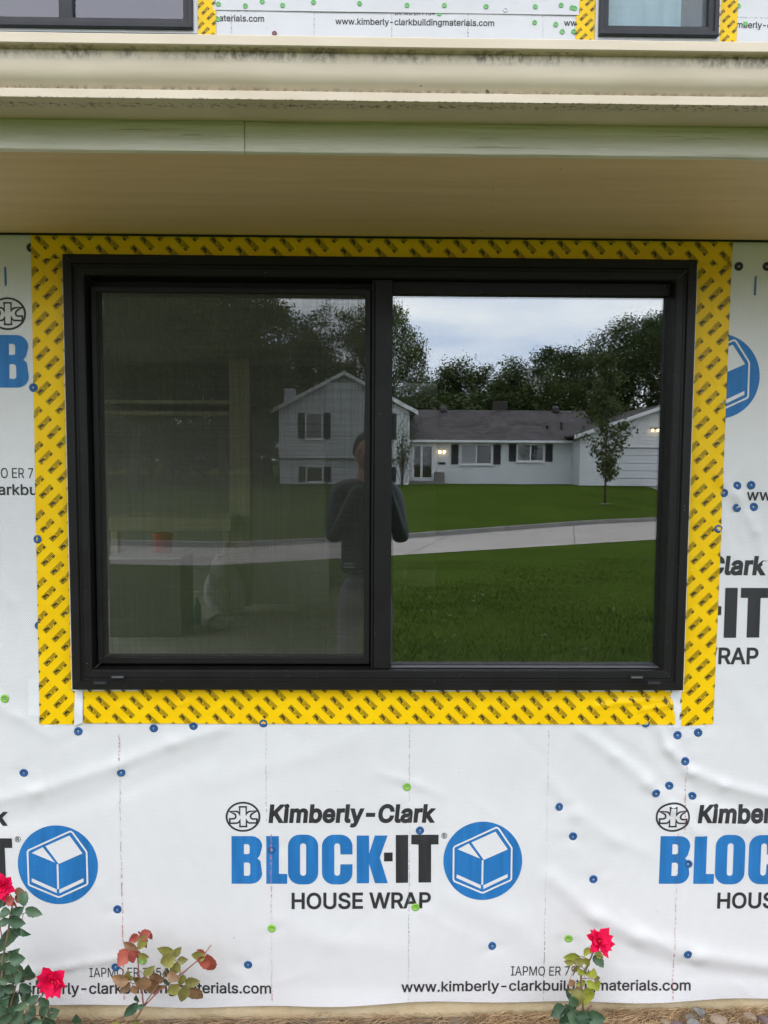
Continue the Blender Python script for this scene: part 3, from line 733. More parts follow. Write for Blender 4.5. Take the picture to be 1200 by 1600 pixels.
def logo_block(dx, dy, sx=1.0, parts=None, name='printed_logo', seg='all'):
    """the trademark block; dx, dy move it in photo pixels at the wall"""
    a0 = at(600, 1274); a1 = at(600 + dx, 1274 + dy)
    ox, oz = a1.x - a0.x, a1.z - a0.z
    k0 = at(700, 1274).x - at(600, 1274).x
    def T(px, py):
        p = at(px, py); q = at(585, 1330)
        return (q.x + (p.x - q.x) + ox, p.z + oz)
    # level the block (undo the tiny lean a pixel grid has on the wall)
    def box(x0, x1, y0, y1):
        a = T(x0, (y0 + y1) / 2); b = T(x1, (y0 + y1) / 2); c = T((x0 + x1) / 2, y1); d = T((x0 + x1) / 2, y0)
        return a[0], b[0], c[1], d[1]
    black = [fit(KC, *box(420, 681, 1254, 1291)), fit(HW, *box(456, 673, 1392, 1418)), fit(REG, *box(692, 696, 1301, 1307))]
    black += [glyph(k, T) for k in ('dot', 'I', 'T')]
    ring_pts = [T(380.5 + 25.6 * math.cos(a), 1274 + 22 * math.sin(a)) for a in np.linspace(0, 2 * math.pi, 40, endpoint=False)]
    black.append(stroke(ring_pts, 0.0058, True))
    black.append(stroke([T(350 + x / 10, 1245 + y / 10) for x, y in EMB], 0.0050, True))
    black.append(stroke([T(694 + 4 * math.cos(a), 1304 + 4.3 * math.sin(a)) for a in np.linspace(0, 2 * math.pi, 16, endpoint=False)], 0.0014, True))
    blue = [glyph(k, T) for k in 'BLOCK']
    c = [T(754 + 61.5 * math.cos(a), 1343.5 + 61 * math.sin(a)) for a in np.linspace(0, 2 * math.pi, 64, endpoint=False)]
    ctr = T(754, 1343.5)
    blue.append((c + [ctr], [(i, (i + 1) % 64, 64) for i in range(64)]))
    def Z(x, y): return T(690 + x / 8.57, 1275 + y / 8.57)
    white = [stroke([Z(*p) for p in [(722, 145), (175, 392), (158, 415), (155, 835), (168, 858), (530, 1012), (560, 1012), (915, 852), (930, 830), (935, 420), (922, 395), (762, 160), (742, 145)]], 0.0052, True)]
    for poly in ([(360, 352), (512, 557), (212, 430)], [(396, 340), (718, 197), (882, 435), (562, 575)], [(200, 765), (522, 912), (522, 962), (195, 812)], [(556, 915), (880, 765), (880, 812), (556, 965)]):
        white.append(([Z(*p) for p in poly], [tuple(range(len(poly)))]))
    white.append(stroke([Z(546, 578), Z(541, 908)], 0.0056))
    for nm, shs, lf, mt in (('black_print', black, 0.0009, 'wrap_black'), ('blue_print', blue, 0.0009, 'wrap_blue'), ('white_print', white, 0.0016, 'wrap_white_ink')):
        b_ = conform(shs, lf)
        if b_.f: b_.build(nm, mt, wrap, kind='stuff')
for d in ((0, 0), (666, 1), (-668, 6), (-354.5, -781), (364, -763), (514, -386)):
    logo_block(*d)
def url_line(x0, x1, y0, y1): conform([fit(URL, *px_rect(x0, x1, y0, y1))], 0.0012).build('black_print', 'wrap_black', wrap, kind='stuff')
def iap_line(x0, x1, y0, y1): conform([fit(IAP, *px_rect(x0, x1, y0, y1))], 0.0009).build('black_print', 'wrap_black', wrap, kind='stuff')
url_line(627, 1078, 1530, 1551); iap_line(798, 921, 1508, 1523)
url_line(-29, 424, 1534, 1556); iap_line(140, 263, 1511, 1526)
url_line(1166, 1634, 765, 788); iap_line(1335, 1465, 742, 757)
url_line(-196, 274, 756, 778); iap_line(-41, 86, 731, 747)
# chalk and seam lines
def vline(px, y0, y1, wd, m, name):
    a, b = at(px, y0), at(px, y1); x = a.x
    n = 24
    pts = [(x + 0.001 * math.sin(i * 1.7), a.z + (b.z - a.z) * i / n) for i in range(n + 1)]
    conform([stroke(pts, wd)], 0.0019, maxe=0.06).build(name, m, wrap)
for px, y0, y1, m in ((187, 1150, 1560, 'chalk_red'), (424, 1300, 1562, 'chalk_red'), (640, 1270, 1560, 'chalk_grey'), (857, 1140, 1560, 'chalk_grey'), (1072, 1180, 1300, 'chalk_red'), (1058, 1300, 1560, 'chalk_red')):
    vline(px, y0, y1, 0.004 if m == 'chalk_red' else 0.003, m, 'chalk_line')
for px, y0, y1 in ((416, 1135, 1290), (640, 1135, 1250), (186, 1145, 1400)):
    vline(px, y0, y1, 0.003, 'chalk_grey', 'seam_line')
for px, y0, y1 in ((10, 418, 447), (1179, 432, 462)):
    x0_, x1_, z0_, z1_ = px_rect(px - 1.6, px + 1.6, y0, y1)
    conform([([(x0_, z0_), (x1_, z0_), (x1_, z1_), (x0_, z1_)], [(0, 1, 2, 3)])], 0.0009).build('blue_print', 'wrap_blue', wrap)

# ---- gutter (one thing, hangs on the fascia)
strips = [[(-0.627, 2.44), (-0.627, 2.343), (-0.632, 2.3391)], [(-0.632, 2.3391), (-0.738, 2.3325)], [(-0.738, 2.3325), (-0.742, 2.3337)], [(-0.742, 2.3337), (-0.742, 2.3490)], [(-0.742, 2.3490), (-0.7405, 2.3502), (-0.731, 2.3525)],
          [(-0.731, 2.3525), (-0.736, 2.3595), (-0.7412, 2.366), (-0.7452, 2.3735), (-0.7475, 2.383), (-0.7485, 2.395), (-0.7495, 2.4175)], [(-0.7495, 2.4175), (-0.764, 2.4195)], [(-0.764, 2.4195), (-0.7666, 2.4215)], [(-0.7666, 2.4215), (-0.7668, 2.4380)], [(-0.7668, 2.4380), (-0.763, 2.4405)], [(-0.763, 2.4405), (-0.750, 2.4405), (-0.748, 2.4375)]]
xs = np.linspace(HX0 - 0.32, HX1 + 0.32, 60)
mb = MB()
for prof in strips:
    n = len(prof); o0 = len(mb.v)
    for x in xs:
        for (y, z) in prof: mb.v.append((x, y + 0.0009 * math.sin(x * 3) + 0.0004 * math.sin(x * 11 + 1), z + 0.0008 * math.sin(x * 1.3 + y * 9)))
    for i in range(len(xs) - 1):
        for j in range(n - 1): mb.f.append((o0 + i * n + j, o0 + i * n + j + 1, o0 + (i + 1) * n + j + 1, o0 + (i + 1) * n + j))
gut = thing('gutter', 'cream metal roof gutter with mildew stains under its rolled lip', 'gutter', (0, Y_FAS, 2.34))
mb.build('trough', 'gutter', gut, True)
MB().box(HX0 - 0.3, HX1 + 0.3, -0.648, -0.6255, 2.4445, 2.4465).build('drip_edge', 'gutter', gut)
for i in range(9):
    x = -3.9 + i * 0.975
    MB().box(x - 0.012, x + 0.012, -0.749, -0.628, 2.432, 2.435).build('hanger', 'gutter', gut)

# ---- upper wall
uw = MB()
UZ0, UZ1 = 3.1, 5.2
UHF = lambda x, z: 0.003 + 0.0015 * np.sin(np.asarray(x) * 5 + np.asarray(z) * 3)
LW = (at(-330, 30, YU).x, at(303, 30, YU).x, at(150, 47, YU).z)       # left upper window: x0, x1, sill z
RW = (at(934, 30, YU).x, at(1120, 30, YU).x, at(1027, 60, YU).z)
LWZ1, RWZ1 = LW[2] + 1.2, RW[2] + 1.0
def upper_sheet():
    xs = sorted({HX0, HX1, LW[0] + .01, LW[1] - .01, RW[0] + .01, RW[1] - .01} | set(np.round(np.arange(HX0, HX1, 0.1), 4)))
    zs = sorted({UZ0, UZ1, LW[2] + .01, LWZ1 - .01, RW[2] + .01, RWZ1 - .01} | set(np.round(np.arange(UZ0, UZ1, 0.1), 4)))
    mb = MB(); nz_ = len(zs)
    mb.v = [(x, YU - float(UHF(x, z)), z) for x in xs for z in zs]
    for i in range(len(xs) - 1):
        cx = (xs[i] + xs[i + 1]) / 2
        for j in range(nz_ - 1):
            cz = (zs[j] + zs[j + 1]) / 2
            if LW[0] < cx < LW[1] and LW[2] < cz < LWZ1: continue
            if RW[0] < cx < RW[1] and RW[2] < cz < RWZ1: continue
            mb.f.append((i * nz_ + j, (i + 1) * nz_ + j, (i + 1) * nz_ + j + 1, i * nz_ + j + 1))
    return mb
uwrap = upper_sheet().build('upper_house_wrap', 'wrap', house, True, label='white house wrap of the upper storey')
mb = MB(); mb.box(HX0, HX1, YU + 1.6, YU + 1.7, UZ0, UZ1); mb.box(HX0, HX0 + .1, YU + .01, YU + 1.6, UZ0, UZ1); mb.box(HX1 - .1, HX1, YU + .01, YU + 1.6, UZ0, UZ1); mb.box(HX0, HX1, YU + .01, YU + 1.6, UZ0 - .1, UZ0)
mb.build('upper_room', 'dark_room', house)
MB().box(HX0 - .4, HX1 + .4, YU - 0.75, YU + 4.4, UZ1, UZ1 + .2).build('upper_eave', 'trim_white', house)  # unseen eave, set low and deep to shade the upper wall
def up_text(sh, x0, x1, y0, y1): conform([fit(sh, *px_rect(x0, x1, y0, y1, YU))], 0.0012, YU, UHF, 0.08).build('black_print', 'wrap_black', uwrap, kind='stuff')
up_text(URL, 524, 772, 30, 43); up_text(IAP, 617, 679, 15.5, 24.5); up_text(URL, 165, 413, 23, 36); up_text(URL, 881, 1128, 32.5, 45.5); up_text(URL, 1106, 1354, 35, 48.5)
def up_line(p, q, wd=0.006):
    a, b = at(*p, YU), at(*q, YU); conform([stroke([(a.x, a.z), (b.x, b.z)], wd)], 0.002, YU, UHF, 0.2).build('seam_line', 'chalk_grey', uwrap)
for p, q in (((338, 18), (940, 22)), ((1120, 27), (1230, 30)), ((362, -40), (362, 58)), ((491, -40), (491, 58)), ((612, -40), (612, 60)), ((731, -40), (731, 60)), ((848, -40), (848, 60))):
    up_line(p, q)
# the upper sheet is lapped over the lower one along the horizontal seam
a = at(600, 20.5, YU)
MB().box(LW[1] + 0.1, RW[0] - 0.1, YU - 0.0085, YU - 0.006, a.z, a.z + 0.6).build('lapped_sheet', 'wrap', house)

# ------------------------------------------------------------------ WINDOWS
YG = 0.022
def pane(name, x0, x1, z0, z1, y, m, parent, th=0.006):
    return MB().box(x0, x1, y, y + th, z0, z1).build(name, m, parent)
win = thing('sliding_window', 'large black sliding window with a screened left half, between yellow tape strips', 'window', (0, 0, WZ0))
P = [(0.0, 0.012), (0.0, -0.030), (0.003, -0.033), (0.025, -0.0335), (0.028, -0.0265), (0.034, -0.0262), (0.0365, -0.0285), (0.055, -0.0278), (0.058, -0.0245), (0.0605, 0.06)]
fr = frame_parts(P, WX0, WX1, WZ0, WZ1, 'black_vinyl', win)
sill = fr[1]
for px, py in ((157, 1066.5), (184, 1057.5), (995, 1058), (1021, 1066.5)):
    c = at(px, py, -0.03); y = -0.0344 if py > 1060 else -0.0302
    s_ = MB().bbox(c.x - 0.021, c.x + 0.021, y - 0.0016, y + 0.004, c.z - 0.0055, c.z + 0.0055, 0.0012).build('weep_slot', 'gasket', sill)
    MB().bbox(c.x - 0.017, c.x + 0.017, y - 0.0026, y, c.z - 0.0035, c.z + 0.002, 0.0008).build('weep_cover', 'slot' if py < 1060 else 'grey_vinyl', sill)
for b in rails([(-0.011, -0.0015), (-0.011, -0.0075), (0.002, -0.0075)], WX0, WX1, WZ0, WZ1): b.build('nailing_fin', 'liner', win)
MXL, MXR = at(580.5, 760, -0.01).x, at(612, 760, -0.012).x
zi0, zi1 = WZ0 + 0.060, WZ1 - 0.060
mb = MB(); mb.bbox(MXL + 0.008, MXR, -0.0125, 0.06, zi0 - 0.001, zi1 + 0.001, 0.002)
mb.bbox(MXL, MXL + 0.0065, -0.006, 0.05, zi0 - 0.001, zi1 + 0.001, 0.001)
mb.build('meeting_stile', 'black_vinyl', win)
mb = MB(); mb.bbox(MXR, WX1 - 0.0602, 0.004, 0.05, zi1 - 0.036, zi1, 0.0015); mb.build('glazing_bead', 'black_vinyl', win)
pane('fixed_pane', MXR - 0.004, WX1 - 0.059, zi0 - 0.003, zi1 - 0.03, YG, 'glass', win)
# thin spacer around the sealed unit
for b in rails([(0.0, 0.0285), (0.0, 0.0275), (0.007, 0.0275)], MXR, WX1 - 0.0605, zi0, zi1 - 0.036): b.build('gasket', 'gasket', win)
# left: screen frame, mesh, sash, glass
SX0, SX1 = WX0 + 0.063, MXL - 0.001
MB().box(MXR + .002, WX1 - .063, -0.004, 0.018, zi0 + .0006, zi0 + .0022).build('dust_line', 'slot', win)  # thin grey line along the sill under the fixed pane
SP = [(0.003, 0.014), (0.003, 0.001), (0.005, -0.001), (0.018, -0.001), (0.020, 0.003), (0.020, 0.010)]
for b, nm in zip(rails(SP, SX0, SX1, zi0 + .007, zi1 - .020), ['screen_rail'] * 4): b.build(nm, 'black_vinyl', win)
MB().quad((SX0 + .02, 0.0045, zi0 + .026), (SX1 - .02, 0.0045, zi0 + .026), (SX1 - .02, 0.0045, zi1 - .039), (SX0 + .02, 0.0045, zi1 - .039)).build('screen_mesh', 'screen', win, label='dark fine insect screen')
for b in rails([(0.004, 0.06), (0.004, 0.024), (0.028, 0.022), (0.032, 0.034)], SX0 - .007, SX1 + .02, zi0, zi1): b.build('sash_rail', 'black_vinyl', win)
pane('sliding_pane', SX0 + .025, SX1 - .008, zi0 + .025, zi1 - .025, 0.034, 'glass', win)

UP = [(0.0, 0.03), (0.0, -0.03), (0.004, -0.034), (0.022, -0.034), (0.026, -0.022), (0.05, -0.02), (0.054, 0.0), (0.054, 0.06)]
def upper_window(name, label, x0, x1, z0, z1, mull, gm, inner, fm):
    o = thing(name, label, 'window', ((x0 + x1) / 2, YU, z0))
    pr = [(i, YU + y) for i, y in UP]
    frame_parts(pr, x0, x1, z0, z1, fm, o)
    for b in rails([(-0.014, YU - 0.004), (-0.014, YU - 0.009), (0.003, YU - 0.009)], x0, x1, z0, z1): b.build('nailing_fin', 'liner', o)
    if mull is not None:
        MB().bbox(mull - .035, mull + .035, YU - .012, YU + .05, z0 + .052, z1 - .052, .003).build('meeting_stile', fm, o)
        pane('glass_pane', x0 + .05, mull - .03, z0 + .05, z1 - .05, YU + .02, gm, o); pane('glass_pane', mull + .03, x1 - .05, z0 + .05, z1 - .05, YU + .012, gm, o)
    else:
        pane('glass_pane', x0 + .05, x1 - .05, z0 + .05, z1 - .05, YU + .02, gm, o)
    if inner:
        MB().box(x0 + .02, x1 - .16, YU + .07, YU + .075, z0 - .01, z1).build('window_blind', inner, o)
        MB().quad((x0 + .055, YU + .004, z0 + .055), (x1 - .055, YU + .004, z0 + .055), (x1 - .055, YU + .004, z1 - .055), (x0 + .055, YU + .004, z1 - .055)).build('screen_mesh', 'screen_light', o)
    return o
MAT['screen_light'] = screen_mat('pale_insect_screen', 0.22, (0.40, 0.46, 0.47))
upper_window('upper_window', 'black framed upstairs window with two filmed panes at the top left', LW[0], LW[1], LW[2], LWZ1, at(104, 30, YU).x, 'glass_film', None, 'grey_vinyl')
upper_window('upper_window', 'narrow upstairs window with charcoal frame and pale teal screen at the top right', RW[0], RW[1], RW[2], RWZ1, None, 'pane', 'blind_teal', 'grey_vinyl')

# ------------------------------------------------------------------ FLASHING TAPE
FIELD = fit(text2d('Field', 0.065, 0, 1, 1), 0, 1, 0, 1)
def logo_local():
    """one printed mark, u along 0..0.046, v 0..0.0145 (metres)"""
    Lh, Hh = 0.046, 0.0145; sh = []
    def rect(u0, u1, v0, v1): sh.append(([(u0, v0), (u1, v0), (u1, v1), (u0, v1)], [(0, 1, 2, 3)]))
    rect(0, 0.031, 0, 0.0018); rect(0, 0.0015, 0, Hh); rect(0, Lh, Hh - 0.0013, Hh); rect(Lh - 0.0014, Lh, 0.004, Hh)
    rect(0.037, Lh, -0.001, 0.0035); rect(0.034, 0.037, -0.001, 0.001)
    vs_, fs = FIELD
    sh.append(([(0.020 - x * 0.017, 0.0120 - y * 0.0095) for x, y in vs_], fs))      # upside-down word
    for k in range(5): rect(0.0235 + k * 0.0042, 0.0252 + k * 0.0042, 0.0040, 0.0115)
    rect(0.0228, 0.0435, 0.0045, 0.0054); rect(0.0228, 0.0435, 0.0105, 0.0113)
    return sh
LOGO = logo_local()
PIT = 0.0997
def tape(label, corners, vertical, lift, group, yb=0.0, hf=None, sc=1.0, ph=(0.0, 0.0), pucker=None, curl=0.0):
    """corners: four wall points (x,z) bottom-left, bottom-right, top-right, top-left"""
    c = [np.array(p) for p in corners]
    hf = hf or wrap_h
    nu, nv = (8, 60) if vertical else (90, 8)
    vs_ = []; fs = []
    for i in range(nu + 1):
        for j in range(nv + 1):
            a, b = i / nu, j / nv
            p = (c[0] * (1 - a) + c[1] * a) * (1 - b) + (c[3] * (1 - a) + c[2] * a) * b
            vs_.append(tuple(p))
    for i in range(nu):
        for j in range(nv): fs.append((i * (nv + 1) + j, (i + 1) * (nv + 1) + j, (i + 1) * (nv + 1) + j + 1, i * (nv + 1) + j + 1))
    def hf2(x, z):
        h = hf(x, z) * 0.85
        if pucker:
            for (x0, z0, x1, z1, hh, wd) in pucker:
                dx, dz = x1 - x0, z1 - z0; t_ = np.clip(((x - x0) * dx + (z - z0) * dz) / (dx * dx + dz * dz), 0, 1)
                h = h + hh * np.exp(-((x - x0 - t_ * dx) ** 2 + (z - z0 - t_ * dz) ** 2) / wd ** 2)
        return h
    o = conform([(vs_, fs)], lift, yb, hf2, 0.05 if yb else 0.014).build('flashing_tape', 'tape', None, True, label, 'tape', group)
    # repeated marks, cut off at the tape's edges
    lo = np.min(c, 0); hi = np.max(c, 0)
    bm_ = bmesh.new()
    s45 = math.sqrt(0.5); p = PIT * sc
    def put(cx, cz):
        for vv, ff in LOGO:
            bv = []
            for u, v in vv:
                u, v = u * sc, v * sc
                if vertical: x, z = cx + (u * s45 - v * s45), cz + (u * s45 + v * s45)      # runs up to the right
                else: x, z = cx + (u * s45 + v * s45), cz + (-u * s45 + v * s45)             # runs down to the right
                bv.append(bm_.verts.new((x, 0, z)))
            for f in ff: 
                try: bm_.faces.new([bv[i] for i in f])
                except ValueError: pass
    st = 0.0264 * sc
    if vertical:
        for m in range(-3, int((hi[1] - lo[1]) / p) + 3):
            for k in range(-2, 7):
                cx, cz = lo[0] + ph[0] + k * st, hi[1] + ph[1] - m * p - k * st
                if lo[0] - .05 < cx < hi[0] + .02 and lo[1] - .05 < cz < hi[1] + .02: put(cx, cz)
    else:
        for m in range(-3, int((hi[0] - lo[0]) / p) + 3):
            for k in range(-3, 7):
                cx, cz = lo[0] + ph[0] + m * p - k * st, hi[1] + ph[1] - k * st
                if lo[0] - .05 < cx < hi[0] + .02 and lo[1] - .03 < cz < hi[1] + .05: put(cx, cz)
    for i in range(4):
        a, b = c[i], c[(i + 1) % 4]; d = b - a; nn = Vector((d[1], 0, -d[0])).normalized()
        g = bm_.verts[:] + bm_.edges[:] + bm_.faces[:]
        bmesh.ops.bisect_plane(bm_, geom=g, plane_co=(a[0], 0, a[1]), plane_no=nn, clear_outer=True)
    bm_.verts.ensure_lookup_table()
    for i, v in enumerate(bm_.verts): v.index = i
    sh = ([(v.co.x, v.co.z) for v in bm_.verts], [tuple(v.index for v in f.verts) for f in bm_.faces])
    bm_.free()
    conform([sh], lift + 0.0009, yb, hf2, 9).build('printed_marks', 'tape_ink', o, kind='stuff')
    return o
def wq(*pts, y=0.0): return [(at(px, py, y).x, at(px, py, y).z) for px, py in pts]
def rpuck(px0, px1, py0, py1, n, seed, vert):
    g_ = random.Random(seed); o = []
    for _ in range(n):
        x, y = g_.uniform(px0, px1), g_.uniform(py0, py1); l_ = g_.uniform(8, 40); an = R(90 if vert else 0) + g_.gauss(0, .35)
        a, b = at(x, y), at(x + math.cos(an) * l_, y + math.sin(an) * l_); o.append((a.x, a.z, b.x, b.z, g_.uniform(.0008, .0022), g_.uniform(.003, .006)))
    return o
GT = 'yellow printed tape strips around the large window'
tape('long yellow printed tape strip down the left side of the black sliding window', wq((63, 1131), (120, 1131), (107, 369), (50, 369)), True, 0.0022, GT, ph=(0.0, -0.03), pucker=rpuck(62, 105, 420, 1120, 16, 1, True))
tape('long yellow printed tape strip down the right side of the black sliding window', wq((1060, 1134), (1113, 1130), (1143, 378), (1081, 377)), True, 0.0024, GT, ph=(0.008, -0.02), pucker=rpuck(1085, 1125, 430, 760, 18, 2, True))
tape('dim yellow printed tape strip under the soffit along the top of the black sliding window', wq((52, 405), (1137, 415), (1143, 377), (50, 369)), False, 0.0046, GT, ph=(0.01, -0.012), pucker=rpuck(70, 1120, 375, 398, 12, 3, False))
pk = rpuck(150, 900, 1080, 1122, 14, 4, False)
for (ax, ay, bx, by, hh, wd) in ((930, 1102, 985, 1097, .004, .006), (960, 1094, 1035, 1092, .005, .006), (1000, 1108, 1045, 1100, .0045, .006), (985, 1090, 1050, 1088, -.003, .008), (1030, 1082, 1052, 1118, .003, .008)):
    a, b = at(ax, ay), at(bx, by); pk.append((a.x, a.z, b.x, b.z, hh, wd))
tape('yellow printed tape strip along the window bottom, puckered at its right end', wq((132, 1129), (1054, 1131), (1047, 1068), (132, 1067)), False, 0.0034, GT, ph=(-0.01, 0.006), pucker=pk)
GU = 'yellow tape strips beside the upstairs windows'
def upt(label, x0, x1, z):
    tape(label, [(x0, z - 0.12), (x1, z - 0.12), (x1, z + 1.1), (x0, z + 1.1)], True, 0.0045, GU, YU, UHF, 1.0)
upt('yellow printed tape strip right of the upper left upstairs window', at(310, 30, YU).x, at(338, 30, YU).x, LW[2])
upt('yellow printed tape strip left of the narrow upstairs window', at(900, 30, YU).x, at(929, 30, YU).x, RW[2])
upt('yellow printed tape strip right of the narrow upstairs window', at(1122, 30, YU).x, at(1151, 30, YU).x, RW[2])
# white backing liner scraps at the lower corners
def scrap(label, pts, lift, warp):
    q = wq(*pts); n = 6; vs_ = []; fs = []
    c = [np.array(p) for p in q]
    for i in range(n + 1):
        for j in range(n + 1):
            a, b = i / n, j / n; p = (c[0] * (1 - a) + c[1] * a) * (1 - b) + (c[3] * (1 - a) + c[2] * a) * b; vs_.append(tuple(p))
    for i in range(n):
        for j in range(n): fs.append((i * (n + 1) + j, (i + 1) * (n + 1) + j, (i + 1) * (n + 1) + j + 1, i * (n + 1) + j + 1))
    hf = lambda x, z: wrap_h(x, z) * 0.8 + warp * (np.sin(x * 160) * 0.4 + np.sin(z * 90 + x * 60)) * 0.5
    conform([(vs_, fs)], lift, 0, hf, 9).build('liner_scrap', 'liner', None, True, label, 'tape liner', 'white liner scraps at the window corners')
scrap('white liner strip between left and bottom yellow tapes at the lower left corner', ((117, 1133), (131, 1128), (131, 1072), (119, 1074)), 0.0060, 0.003)
scrap('torn white liner sliver sticking out under the left yellow tape', ((71, 1136), (119, 1130), (122, 1120), (68, 1122)), 0.0016, 0.001)
scrap('small white patch stuck left of the left yellow tape near its lower end', ((45, 1117), (70, 1118), (70, 1061), (45, 1061)), 0.0013, 0.001)
scrap('white liner strip between bottom and right yellow tapes at the lower right corner', ((1051, 1137), (1063, 1137), (1063, 1072), (1046, 1075)), 0.0029, 0.001)
scrap('white liner sliver sticking out under the right yellow tape', ((1043, 1136), (1100, 1137), (1101, 1122), (1046, 1120)), 0.0015, 0.001)

# ------------------------------------------------------------------ CAP NAILS
def cap_meshes(colour):
    m = MB().lathe([(0.0128, 0.0), (0.0128, 0.0013), (0.0118, 0.0022), (0.0085, 0.0026), (0.0062, 0.0019), (0.0058, 0.0012)], 18, axis='y').mesh('cap', colour, True)
    return m
NAIL = MB().lathe([(0.0027, 0.0008), (0.0027, 0.0020), (0.002, 0.0025), (0.0006, 0.0027)], 10, axis='y').mesh('nail_head', 'nail', True)
CAPM = {c: cap_meshes(c) for c in ('blue_cap', 'green_cap', 'pale_green_cap', 'black_cap', 'red_cap', 'white_cap')}
GN = {'blue_cap': 'blue cap nails in the lower wrap', 'green_cap': 'green cap nails in the lower wrap', 'black_cap': 'black cap nails under the soffit',
      'pale_green_cap': 'green cap nails in the upper wrap', 'red_cap': None, 'white_cap': None}
def capnail(px, py, colour, label, yw=0.0):
    p = at(px, py, yw)
    h = float(wrap_h(p.x, p.z)) if yw == 0 else 0.0095 if 338 < px < 900 and py < 20 else 0.0045
    loc = (p.x, yw - h - 0.0003, p.z)
    o = thing('cap_nail', label, 'cap nail', loc, GN[colour])
    a = bpy.data.objects.new('cap', CAPM[colour]); COL.objects.link(a); a.parent = o
    b = bpy.data.objects.new('nail_head', NAIL); COL.objects.link(b); b.parent = o
    b.location = (rnd.uniform(-.0008, .0008), 0, rnd.uniform(-.0008, .0008))
    o.rotation_euler = (rnd.uniform(-.12, .12), rnd.uniform(-1, 1), rnd.uniform(-.12, .12))
BL = [(38, 1207, 'blue cap nail at the far left below the crease'), (190, 1206, 'blue cap nail right on the left diagonal crease'), (123, 1142, 'blue cap nail under the lower left corner of the taped window'),
      (241, 1137, 'blue cap nail touching the lower edge of the bottom tape, left of two'), (303, 1133, 'blue cap nail half under the bottom tape, right of two'),
      (184, 1420, 'blue cap nail on the red chalk line right of the left house logo'), (181, 1510, 'blue cap nail over the left IAPMO print beside the bronze rose'), (388, 1506, 'blue cap nail right of the bronze rose above the web address'),
      (425, 1326, 'blue cap nail on the letter L of BLOCK in the middle logo'), (656, 1296, 'blue cap nail on top of the letter T of the middle logo'),
      (1024, 1238, 'blue cap nail left of two just above the right emblem'), (1045, 1227, 'blue cap nail right of two just above the right emblem'), (1081, 1243, 'blue cap nail above the K of the right Kimberly print'),
      (1069, 1188, 'blue cap nail alone in the crease below the lower right window corner'), (1058, 1148, 'blue cap nail left of two under the lower right window corner'), (1090, 1144, 'blue cap nail right of two under the lower right window corner'),
      (1008, 1129, 'blue cap nail peeping out under the bottom tape near its right end'), (874, 1260, 'blue cap nail topmost of three in a slanting row right of the middle house logo'), (895, 1306, 'blue cap nail middle of three in a slanting row right of the middle house logo'),
      (927, 1373, 'blue cap nail lowest of three in a slanting row right of the middle house logo'), (1073, 1488, 'blue cap nail low on the right red chalk line'), (769, 1477, 'blue cap nail alone below the middle house logo above the web address'),
      (1074, 1348, 'blue cap nail on the letter L of the right BLOCK print'), (1130, 770, 'blue cap nail touching the right tape beside the cluster of four'), (1151, 759, 'blue cap nail upper left of the cluster of four beside the right tape'),
      (1173, 758, 'blue cap nail upper right of the cluster of four beside the right tape'), (1151, 793, 'blue cap nail lower left of the cluster of four beside the right tape'), (1177, 792, 'blue cap nail lower right of the cluster of four beside the right tape'),
      (1121, 826, 'blue cap nail half hidden by the right tape under the cluster of four'), (54, 606, 'blue cap nail half hidden by the left tape beside the upper left letter B'), (60, 842, 'dark cap nail half hidden by the left tape below the web address'),
      (62, 977, 'dark cap nail half hidden by the left tape low down'), (1, 1472, 'blue cap nail at the left edge behind the rose leaves'), (412, 1129, 'dark cap nail half under the bottom tape at its middle')]
for px, py, lb in BL: capnail(px, py, 'blue_cap', lb)
for px, py, lb in ((636, 1228, 'green cap nail above the middle Kimberly print'), (649, 1416, 'green cap nail on the letter A of HOUSE WRAP'), (425, 1448, 'green cap nail on the red line left below HOUSE WRAP'),
                   (888, 1466, 'green cap nail just left of the right rose flower'), (8, 1091, 'green cap nail at the left edge beside the taped corner'), (223, 1499, 'green cap nail behind the bronze rose leaves')):
    capnail(px, py, 'green_cap', lb)
for px, py, lb in ((1153, 417, 'black cap nail right of the top tape, left of two'), (1197, 417, 'black cap nail at the right edge under the soffit'), (50, 388, 'black cap nail at the upper left end of the top tape')):
    capnail(px, py, 'black_cap', lb)
UPN = [(342, 8), (341, 31), (384, 11), (410, 4), (442, 10), (490, 5), (562, 7), (636, 10), (694, 10), (759, 12), (686, 22), (836, 12), (876, 10), (893, 14), (897.5, 15), (835, 36), (868, 39), (878, 50), (896, 50), (1153, 10), (1164, 38)]
for i, (px, py) in enumerate(UPN):
    side = ('right of the narrow upstairs window' if px > 1000 else 'left of the narrow upstairs window' if px > 800 else 'in the upper wrap centre' if px > 550 else 'near the upper left window')
    row = 'above' if py < 19 else 'below'
    order = 1 + len([1 for q in UPN[:i] if (q[0] > 1000) == (px > 1000) and (q[0] > 800) == (px > 800) and (q[0] > 550) == (px > 550) and (q[1] < 19) == (py < 19)])
    capnail(px, py, 'pale_green_cap', 'green cap nail %s, %s from left %s the seam' % (side, ('first', 'second', 'third', 'fourth', 'fifth', 'sixth')[order - 1], row), YU)
capnail(429, 53, 'red_cap', 'maroon cap nail just above the gutter below the upper web address', YU)
capnail(789, 17, 'white_cap', 'white cap nail in the upper wrap right of the web address', YU)

